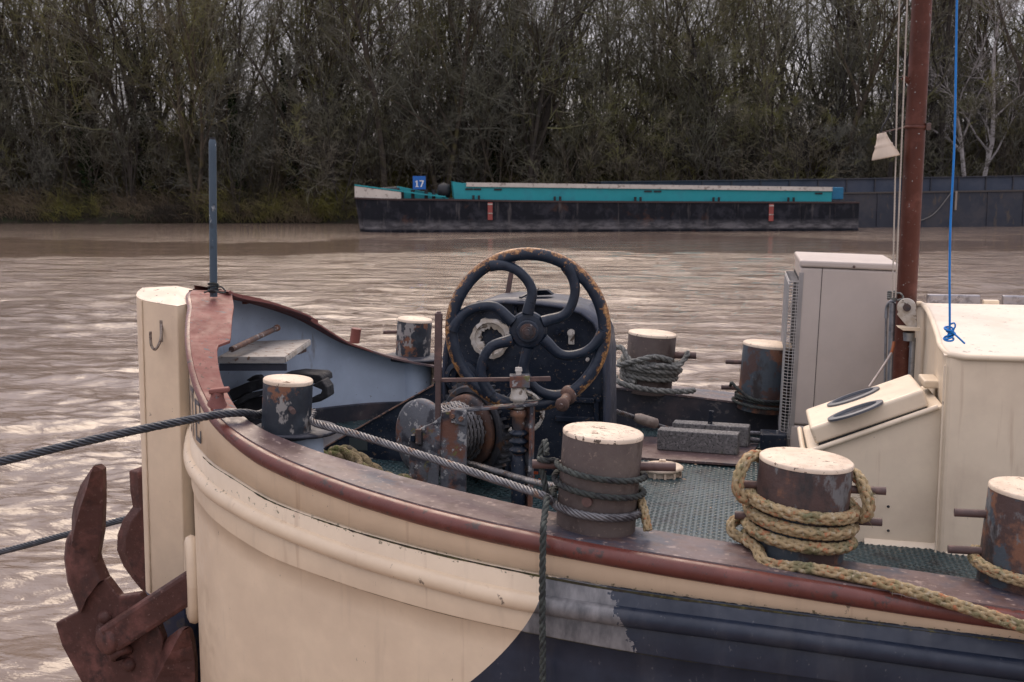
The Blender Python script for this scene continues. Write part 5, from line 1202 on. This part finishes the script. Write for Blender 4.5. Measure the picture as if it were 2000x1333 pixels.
# ------------------------------------------------------------------ cabin trunk (part of the barge)
def cabin():
    zd = 2.60; x0, x1 = .712, 5.5; yn, yf = 4.376, 5.985; zt = 3.375
    def roofz(f): return zt + .075 * math.sin(math.pi * min(1, max(0, f)) ) + .012 * f
    dx = .105                                                  # the front leans aft towards the far side
    N = 14; mb = MB()
    fr = [V((x0 + dx * i / N, yn + (yf - yn) * i / N, 0)) for i in range(N + 1)]
    mb.strip([[V((p.x, p.y, zd)), V((p.x, p.y, roofz(i / N) - .006))] for i, p in enumerate(fr)], sm=False)
    mb.strip([[V((x, yn + .0 * x, zd)), V((x, yn, roofz(0) - .006))] for x in (x0, 2, x1)], sm=False)
    mb.strip([[V((x + dx, yf, zd)), V((x + dx, yf, roofz(1) - .006))] for x in (x0, 2, x1)], sm=False)
    cb = mb.build('cabin', M_CREAM2, BARGE, merge=1e-5, bevel=.02, seg=3)
    mb = MB(); mb.strip([[V((p.x - .010, p.y, roofz(i / N))), V((x1, p.y, roofz(i / N)))] for i, p in enumerate(fr)], sm=True); mb.build('roof', mat('roof_paint', (.80, .69, .56), .5, var=.03, layers=[((.68, .56, .44), 3, .5, .8), ((.42, .36, .29), 30, .70, .78)], bump=.06, bs=20), cb)
    mb = MB(); mb.tube(smooth_path([V((x1, yn - .006, roofz(0) - .004)), V((2, yn - .006, roofz(0) - .004)), V((x0 + .06, yn - .006, roofz(0) - .004)), V((x0 + .01, yn + .008, roofz(0.01) - .002))] + [V((p.x - .012, p.y, roofz(i / N) - .002)) for i, p in enumerate(fr)][1:], .03), .011, 10); mb.build('roof_bead', M_CREAM2, cb)
    mb = MB(); mb.tube([V((x0 - .006, yn - .002, z)) for z in (zd + .05, 2.8, 3.0, 3.2, 3.34)], lambda t: .0035, 6); mb.build('corner_weld', M_CREAM2, cb)
    # row of dark screws low on the side
    for u, v in ((1735, 990), (1735, 1037)):
        c = ony(u, v, yn + .04); mb = MB(); mb.dome(c, (0, -1, 0), .0055, .003, 8); mb.build('drain_hole', M_BLACK, cb)
    # sloping hatch in front of the cabin
    hn, hf = yn + .05, 4.86; xa, xb = .250, x0 + .005
    za, zb = 3.000, 3.188
    mb = MB(); sec = [(xa + .05, 2.60), (xa, za), (xb, zb), (xb, 2.60)]
    mb.prism([V((x, hn, z)) for x, z in sec], (0, hf - hn, 0)); ht = mb.build('hatch_trunk', M_CREAM2, cb, bevel=.008)
    mb = MB(); mb.tube(smooth_path([V((xa - .012, hf, za - .01)), V((xa - .012, hn - .008, za - .01)), V((xa + .02, hn - .010, za + .004)), V((xb - .02, hn - .010, zb - .006))], .02), .010, 8); mb.build('rim_bead', M_CREAM2, ht)
    sl = V((xb - xa, 0, zb - za)).normalized(); nn = V((-sl.z, 0, sl.x))
    o = V((xa + .028, hn + .008, za + .020)); Ln, Wd, Th = .425, .36, .068
    mb = MB(); mb.prism([o, o + sl * Ln, o + sl * Ln + V((0, Wd, 0)), o + V((0, Wd, 0))], nn * Th); lid = mb.build('hatch_lid', M_CREAM2, ht, bevel=.012, seg=3)
    mb = MB(); mb.prism([o - nn * .014 + sl * .01, o - nn * .014 + sl * (Ln - .01), o - nn * .014 + sl * (Ln - .01) + V((0, Wd, 0)), o - nn * .014 + sl * .01 + V((0, Wd, 0))], nn * .0145); mb.build('lid_gap', M_BLACK, lid)
    for (u, v) in ((1667, 777), (1671, 804)):
        r = ray(u, v); top = o + nn * Th; k = (top - V((0, 0, CAMZ))).dot(nn) / r.dot(nn); c = V((0, 0, CAMZ)) + r * k
        def oval(a, b, h, n=32): return [c + nn * h + sl * (a * math.cos(2 * math.pi * q / n)) + V((0, b * math.sin(2 * math.pi * q / n), 0)) for q in range(n)]
        mb = MB(); mb.strip([list(t) for t in zip(oval(.104, .066, -.001), oval(.104, .066, .007), oval(.082, .047, .009), oval(.078, .044, .001))] + [[oval(.104, .066, -.001)[0], oval(.104, .066, .007)[0], oval(.082, .047, .009)[0], oval(.078, .044, .001)[0]]], sm=False)
        pr = mb.build('porthole_ring', mat('porthole_grey', (.10, .105, .12), .45), lid)
        mb = MB(); mb.add(oval(.080, .046, .003), [tuple(range(32))]); mb.build('porthole_glass', M_GLASS, lid)
    # checker-plate strips on the far edge of the roof
    for xa_, xb_ in ((.86, 1.10), (1.20, 3.6)):
        mb = MB(); mb.box(V(((xa_ + xb_) / 2, yf - .05, roofz(1) + .032)), (xb_ - xa_, .035, .052)); mb.build('checker_strip', M_CHECK, cb, bevel=.006)
    mb = MB(); mb.box(V((1.15, yf - .05, roofz(1) + .02)), (.07, .04, .03)); mb.build('hinge_block', M_CREAM2, cb, bevel=.004)
    # mast hinge plate
    c = ony(1771, 601, 5.34)
    mb = MB(); pts = [c + V((.040 * math.cos(q), 0, .040 * math.sin(q))) for q in [R(a) for a in range(-20, 215, 18)]] + [ony(1752, 615, 5.34), ony(1778, 645, 5.34), ony(1792, 645, 5.34), ony(1790, 612, 5.34)]
    mb.prism(pts, (0, .012, 0)); hp_ = mb.build('mast_lug', M_WHITE, cb, bevel=.003)
    mb = MB(); mb.cyl(c + V((0, -.012, 0)), c + V((0, .02, 0)), .0165, .0165, 16); mb.build('lug_pin', M_RUST, hp_)
    mb = MB(); mb.prism([ony(u, v, 5.30) for u, v in ((1754, 640), (1798, 641), (1797, 647), (1764, 646))], (0, .08, 0)); mb.build('bracket_plate', M_CREAM2, cb)
    mb = MB(); a = ony(1775, 650, 5.34); mb.cyl(a, a + V((0, 0, -.035)), .024, .022, 14); mb.build('bracket_boss', M_PIPE, cb)
    mb = MB(); a, b = ony(1783, 660, 5.36), ony(1778, 755, 5.36); mb.cyl(a, b, .013, .013, 12); mb.build('stay_pipe', M_PIPE, cb)
    mb = MB(); a = ony(1815, 745, 4.72); mb.box(a + V((.0, 0, -.0)), (.06, .16, .03)); mb.build('hatch_hinge', M_CREAM2, ht, bevel=.006)
    # wavy flashing where the cabin meets the deck
    mb = MB(); rr = random.Random(3); rows = []
    for k in range(60):
        x = x0 - .25 + k * .06; w = .012 + .010 * rr.random(); y = (hn if x < x0 else yn)
        z = zdeck(x) + .008; rows.append([V((x, y + .004, z + .014)), V((x, y - w, z)), V((x, y - w - .004, z - .006))])
    mb.strip(rows); mb.build('deck_flashing', M_CREAM2, cb)
cabin()
# ------------------------------------------------------------------ air-conditioning unit
def ac_unit():
    yn, yf = 5.84, 6.50; x0, x1 = .245, .690; z0 = 2.80; zt = 3.600
    t = thing('air_conditioning_unit', ((x0 + x1) / 2, (yn + yf) / 2, 2.66), 'beige outdoor air-conditioning unit seen from its side on the foredeck', 'heat pump')
    rot = Matrix.Rotation(R(1.6), 3, 'Y'); piv = V(((x0 + x1) / 2, 0, z0))
    def put(mb): mb.v = [piv + rot @ (p - piv) for p in mb.v]; return mb
    C = lambda a, b, c, d, e, f: (V(((a + b) / 2, (c + d) / 2, (e + f) / 2)), (b - a, d - c, f - e))
    mb = MB(); mb.box(*C(x0, x1, yn, yf, z0, zt - .035)); put(mb).build('casing', M_AC, t, bevel=.012, seg=3)
    mb = MB(); mb.box(*C(x0 - .006, x1 + .006, yn - .006, yf + .006, zt - .033, zt)); lid = put(mb).build('top_cover', M_AC, t, bevel=.010, seg=3)
    mb = MB(); c = V((x0 + .245, yn - .006, zt - .022)); mb.dome(c, (0, -1, 0), .007, .004, 10); put(mb).build('screw', M_ROD, lid)
    mb = MB(); mb.box(*C(x0 + .100, x0 + .1025, yn - .002, yn + .02, z0 + .0, zt - .036)); put(mb).build('panel_seam', M_BLACK, t)
    mb = MB(); mb.box(*C(x0 - .002, x0 + .07, yn - .004, yf, 2.66, z0 - .004)); mb.box(*C(x0 + .09, x1, yn - .002, yf, 2.70, z0 - .004)); put(mb).build('base', M_AC, t, bevel=.008)
    mb = MB(); mb.box(*C(x0 - .003, x0 + .02, yn + .05, yf - .03, z0 + .03, zt - .09)); put(mb).build('fan_opening', M_ACD, t)
    mb = MB(); ya, yb, za, zb = yn - .004, yf - .02, z0 - .07, zt - .105; xo = x0 - .048
    ny, nz = 26, 50
    for i in range(nz + 1):
        z = za + (zb - za) * i / nz; r = .020 if i in (0, nz) else .0
        mb.tube([V((x0, ya, z)), V((xo + .018, ya, z)), V((xo, ya + .018, z)), V((xo, yb - .018, z)), V((xo + .018, yb, z)), V((x0, yb, z))], .0022, 4)
    for i in range(ny + 1):
        y = ya + .012 + (yb - ya - .024) * i / ny; mb.tube([V((x0, y, zb)), V((xo + .015, y, zb)), V((xo, y, zb - .015)), V((xo, y, za + .015)), V((xo + .015, y, za)), V((x0, y, za))], .0022, 4)
    for x in (xo + .018, xo + .036, x0 - .004): mb.tube([V((x, ya, za)), V((x, ya, zb))], .0022, 4)
    put(mb).build('fan_guard', M_ACG, t)
    mb = MB(); mb.box(*C(x0 - .004, x0 + .016, yn - .003, yn + .03, z0 - .05, zt - .06)); put(mb).build('corner_trim', mat('unit_trim', (.34, .32, .31), .4, .3), t)
ac_unit()
# ------------------------------------------------------------------ mast, lamp, lines
def mast():
    b = ony(1762, 745, 5.42); tp = ony(1801, 0, 5.42); d = (tp - b).normalized(); foot = b + d * (-(b.z - 2.66) / d.z)
    t = thing('mast', foot, 'brown painted steel mast beside the cabin', 'mast')
    mb = MB(); mb.cyl(foot, b + d * 4.2, .0435, .040, 24); mb.build('tube', M_MAST, t)
    a = ony(1792, 249, 5.42); c = b + d * ((a.z - b.z) / d.z)
    mb = MB(); mb.lathe([(.0445, -.006), (.047, -.006), (.047, .006), (.0445, .006)], c, d, 24); mb.build('clamp_band', M_MAST, t)
    mb = MB(); mb.box(c + V((.05, -.02, .002)), (.02, .02, .03)); mb.build('clamp_lug', M_ROD, t, bevel=.003)
    c2 = b + d * ((ony(1775, 158, 5.42).z - b.z) / d.z)
    mb = MB(); mb.cyl(c2 + V((-.02, 0, -.012)), ony(1762, 151, 5.40), .016, .010, 12); mb.build('cable_gland', M_MAST, t)
    # lamp
    lp = ony(1722, 262, 5.38); dr = (ony(1731, 312, 5.38) - lp).normalized()
    L = thing('mast_lamp', lp, 'small cream cone-shaped floodlight hanging from the mast', 'lamp')
    mb = MB(); mb.lathe([(.0, -.004), (.019, -.003), (.024, .018), (.033, .043), (.038, .046), (.038, .056), (.040, .060), (.050, .076), (.058, .098), (.0595, .104), (.057, .104), (.045, .08), (.02, .06)], lp, dr, 30); mb.build('shade', M_LAMP, L)
    mb = MB(); mb.lathe([(.0, .088), (.03, .094), (.054, .100)], lp, dr, 24); mb.build('lens', mat('lamp_glass', (.25, .24, .23), .2), L)
    mb = MB(); mb.bar(lp + V((.0, 0, .006)), c + V((-.045, -.01, 0)), .010, .005); mb.build('arm', M_ROD, L)
    mb = MB(); mb.tube(smooth_path([ony(1763, 151, 5.40), ony(1752, 153, 5.40), ony(1745, 165, 5.40), ony(1743, 190, 5.40), ony(1741, 208, 5.40), ony(1733, 232, 5.39), ony(1724, 247, 5.38), ony(1721, 259, 5.38)], .01), .0035, 6); mb.build('supply_cable', M_BLACK, L)
    # halyards
    for k, (u0, u1) in enumerate(((1756.5, 1743), (1772, 1749))):
        a_, b_ = ony(u1, 582, 5.36), ony(u0, 0, 5.36); mb = MB(); laid(mb, [a_, b_, b_ + (b_ - a_) * .8], .0042, 3, .04, 4, .012)
        single(mb, 'halyard', M_LINE, a_, ('left' if k == 0 else 'right') + ' one of the two pale halyards beside the mast', 'rope')
    # cleat post with knot left of the mast
    t2 = thing('rail_post', ony(1741, 760, 5.45), 'pale pipe post with a knotted line left of the mast foot', 'post')
    mb = MB(); mb.cyl(ony(1739, 770, 5.45), ony(1744, 592, 5.45), .0155, .0155, 14); mb.cyl(ony(1728, 770, 5.5), ony(1731, 620, 5.5), .006, .006, 8); mb.build('pipe', M_PIPE, t2)
    mb = MB(); mb.tube(smooth_path([ony(1731, 622, 5.5), ony(1733, 600, 5.5), ony(1740, 590, 5.47), ony(1752, 586, 5.44)], .01), .009, 8); mb.build('bent_rail', M_PIPE, t2)
    mb = MB(); kc = ony(1742, 577, 5.40)
    for q in range(4): mb.tube([kc + V((math.cos(s) * .017, math.sin(s) * .014, -.014 + .009 * q + .004 * math.sin(2 * s))) for s in [i * .45 for i in range(15)]], .0045, 6)
    mb.tube(smooth_path([kc, kc + V((.03, -.02, .012)), kc + V((.045, -.02, -.01)), kc + V((.02, -.02, -.02))], .006), .0045, 6)
    mb.build('knot', M_ROPEGY, t2)
    mb = MB(); mb.tube(smooth_path([ony(1697, 757, 5.10), ony(1712, 735, 5.2), ony(1730, 708, 5.3), ony(1741, 690, 5.34)], .01), .0055, 6); w = single(mb, 'power_cable', mat('grey_flex', (.35, .30, .28), .6), ony(1712, 735, 5.2), 'thin pale cable rising behind the hatch to the mast', 'cable')
    mb = MB(); mb.tube(smooth_path([ony(1740, 692, 5.34), ony(1744, 680, 5.35), ony(1746, 668, 5.36)], .01), .0065, 6); mb.build('orange_sleeve', M_ORANGE, w)
    # blue cord
    kb = ony(1855, 658, 4.42); mb = MB(); tp = ony(1869, 0, 4.42)
    mb.tube(smooth_path([kb, kb.lerp(tp, .3) + V((-.006, 0, 0)), kb.lerp(tp, .6) + V((.002, 0, 0)), tp, tp + (tp - kb) * .6], .05), .0040, 8)
    rr = random.Random(8)
    for q in range(7):
        c = kb + V((rr.uniform(-.006, .006), 0, -.008 + .006 * q)); ra = rr.uniform(.010, .017)
        mb.tube([c + V((math.cos(s) * ra, math.sin(s) * ra * .8, .006 * math.sin(s + q))) for s in [i * .45 for i in range(15)]], .0036, 6)
    mb.tube(smooth_path([kb + V((0, 0, .02)), kb + V((.014, -.01, .034)), kb + V((.012, -.01, .050)), kb + V((.0, 0, .045))], .005), .003, 6)
    mb.tube(smooth_path([kb + V((.004, -.006, .02)), kb + V((.026, -.014, .0)), kb + V((.05, -.01, -.022))], .006), .0038, 6)
    single(mb, 'blue_cord', M_BLUEROPE, kb, 'bright blue cord knotted at the cabin roof edge', 'cord')
mast()
# ------------------------------------------------------------------ things on the foredeck
def deck_things():
    z = zdeck(-.2) + .006
    q = [onz(1247, 893, z + .016), onz(1457, 907, z + .016), onz(1482, 866, z + .016), onz(1247, 852, z + .016)]
    mb = MB(); mb.prism(q, (0, 0, -.014)); single(mb, 'steel_cover', M_PLATE, q[0], 'flat brown steel cover plate on the foredeck under the concrete blocks', 'cover', bevel=.003)
    def block(pn, name, label, w, h, tw):
        a, b = [onz(u, v, z + .017) for u, v in pn]; d = (b - a); n = V((-d.y, d.x, 0)).normalized()
        mb = MB(); mb.prism([a, b, b + n * w, a + n * w], (0, 0, h)); return single(mb, name, M_CONC, (a + b) / 2, label, 'block', 'concrete blocks', bevel=.005)
    block(((1283, 879), (1440, 890)), 'concrete_block', 'front one of two grey concrete kerb blocks on the foredeck', .085, .098, 0)
    block(((1312, 864), (1461, 874)), 'concrete_block', 'rear one of two grey concrete kerb blocks on the foredeck', .085, .098, 0)
    a = ony(1382, 850, 5.835); b = ony(1390, 803, 5.835)
    mb = MB(); mb.bar(a + V((0, 0, -.05)), b, .022, .012, up=(0, 1, 0)); mb.bar(a + V((.008, -.008, -.05)), b + V((.006, -.006, -.004)), .006, .016, up=(0, 1, 0)); single(mb, 'iron_bar', M_NAVY, a, 'short dark flat bar standing between the concrete blocks', 'bar')
    # deck filler cap
    c = onz(1292, 916, zdeck(-.35) + .03)
    t = thing('filler_cap', c + V((0, 0, -.03)), 'round white deck filler cap behind the brown bollard', 'cap')
    mb = MB(); mb.lathe([(.085, -.026), (.088, -.004), (.097, .0), (.097, .010), (.088, .016), (.0, .018)], c, (0, 0, 1), 36); mb.build('lid', M_CAP2, t)
    mb = MB(); mb.box(c + V((.0, .06, .022)), (.03, .02, .012)); mb.build('lug', M_CAP2, t, bevel=.003)
    for k in range(6):
        q = R(200 + 28 * k); mb = MB(); mb.box(c + V((math.cos(q) * .09, math.sin(q) * .09, -.016)), (.010, .010, .026), Matrix.Rotation(q, 3, 'Z')); mb.build('clamp', M_CAP2, t)
    # wire with a swaged sleeve crossing the foredeck
    y = 5.95; W = [ony(1190, 800, 5.75), ony(1215, 808, 5.80), ony(1243, 817, 5.85), ony(1280, 830, 5.88), ony(1310, 838, 5.93), ony(1400, 846, 5.98), ony(1475, 847, 6.02), ony(1530, 850, 6.02)]
    t = thing('deck_wire', W[2], 'wire with a pale swaged sleeve running across the foredeck', 'cable')
    mb = MB(); laid(mb, W, .0135, 6, .11, 5); laid(mb, [ony(1460, 858, 5.86), ony(1490, 862, 5.86), ony(1535, 864, 5.86)], .0135, 6, .11, 5); mb.build('wire', M_WIRE, t)
    mb = MB(); a, b = ony(1238, 814.5, 5.835), ony(1284, 829, 5.875); d = (b - a).normalized(); L = (b - a).length
    mb.lathe([(.014, 0), (.020, .01), (.027, .03), (.027, L - .008), (.018, L)], a, d, 18); mb.build('sleeve', mat('swage_sleeve', (.21, .165, .14), .6, layers=[((.30, .25, .21), 20, .5, .7)], bump=.2), t)
    c = onz(1510, 884, z); t = thing('clamp_block', c, 'black bolted clamp block beside the air-conditioning unit', 'clamp')
    mb = MB(); mb.box(c + V((.0, .06, .045)), (.125, .12, .085)); mb.build('block', M_NAVY, t, bevel=.006)
    for u, v in ((1518, 846), (1534, 873)):
        p = ony(u, v, c.y + .03); mb = MB(); mb.cyl(p + V((0, 0, -.03)), p + V((0, 0, .012)), .006, .006, 8); mb.cyl(p + V((0, 0, -.022)), p + V((0, 0, -.012)), .013, .013, 6); mb.build('stud', M_PIPE, t)
    # red paint flecks by the small bollard's foot and litter on deck
    rr = random.Random(6); mb = MB()
    for k in range(26):
        x = rr.uniform(-1.2, .3); y = rr.uniform(4.1, 5.6); s = rr.uniform(.004, .014); a = rr.uniform(0, 3); p = V((x, y, zdeck(x) + .010))
        d = V((math.cos(a), math.sin(a), 0)) * s; n = V((-d.y, d.x, 0)) * .4; mb.add([p + d, p + n, p - d, p - n + V((0, 0, .003))], [(0, 1, 2, 3)])
    tag(mb.build('deck_litter', mat('dry_leaf', (.32, .22, .14), .8)), 'scattered dry leaf scraps on the foredeck', 'leaves', kind='stuff')
deck_things()
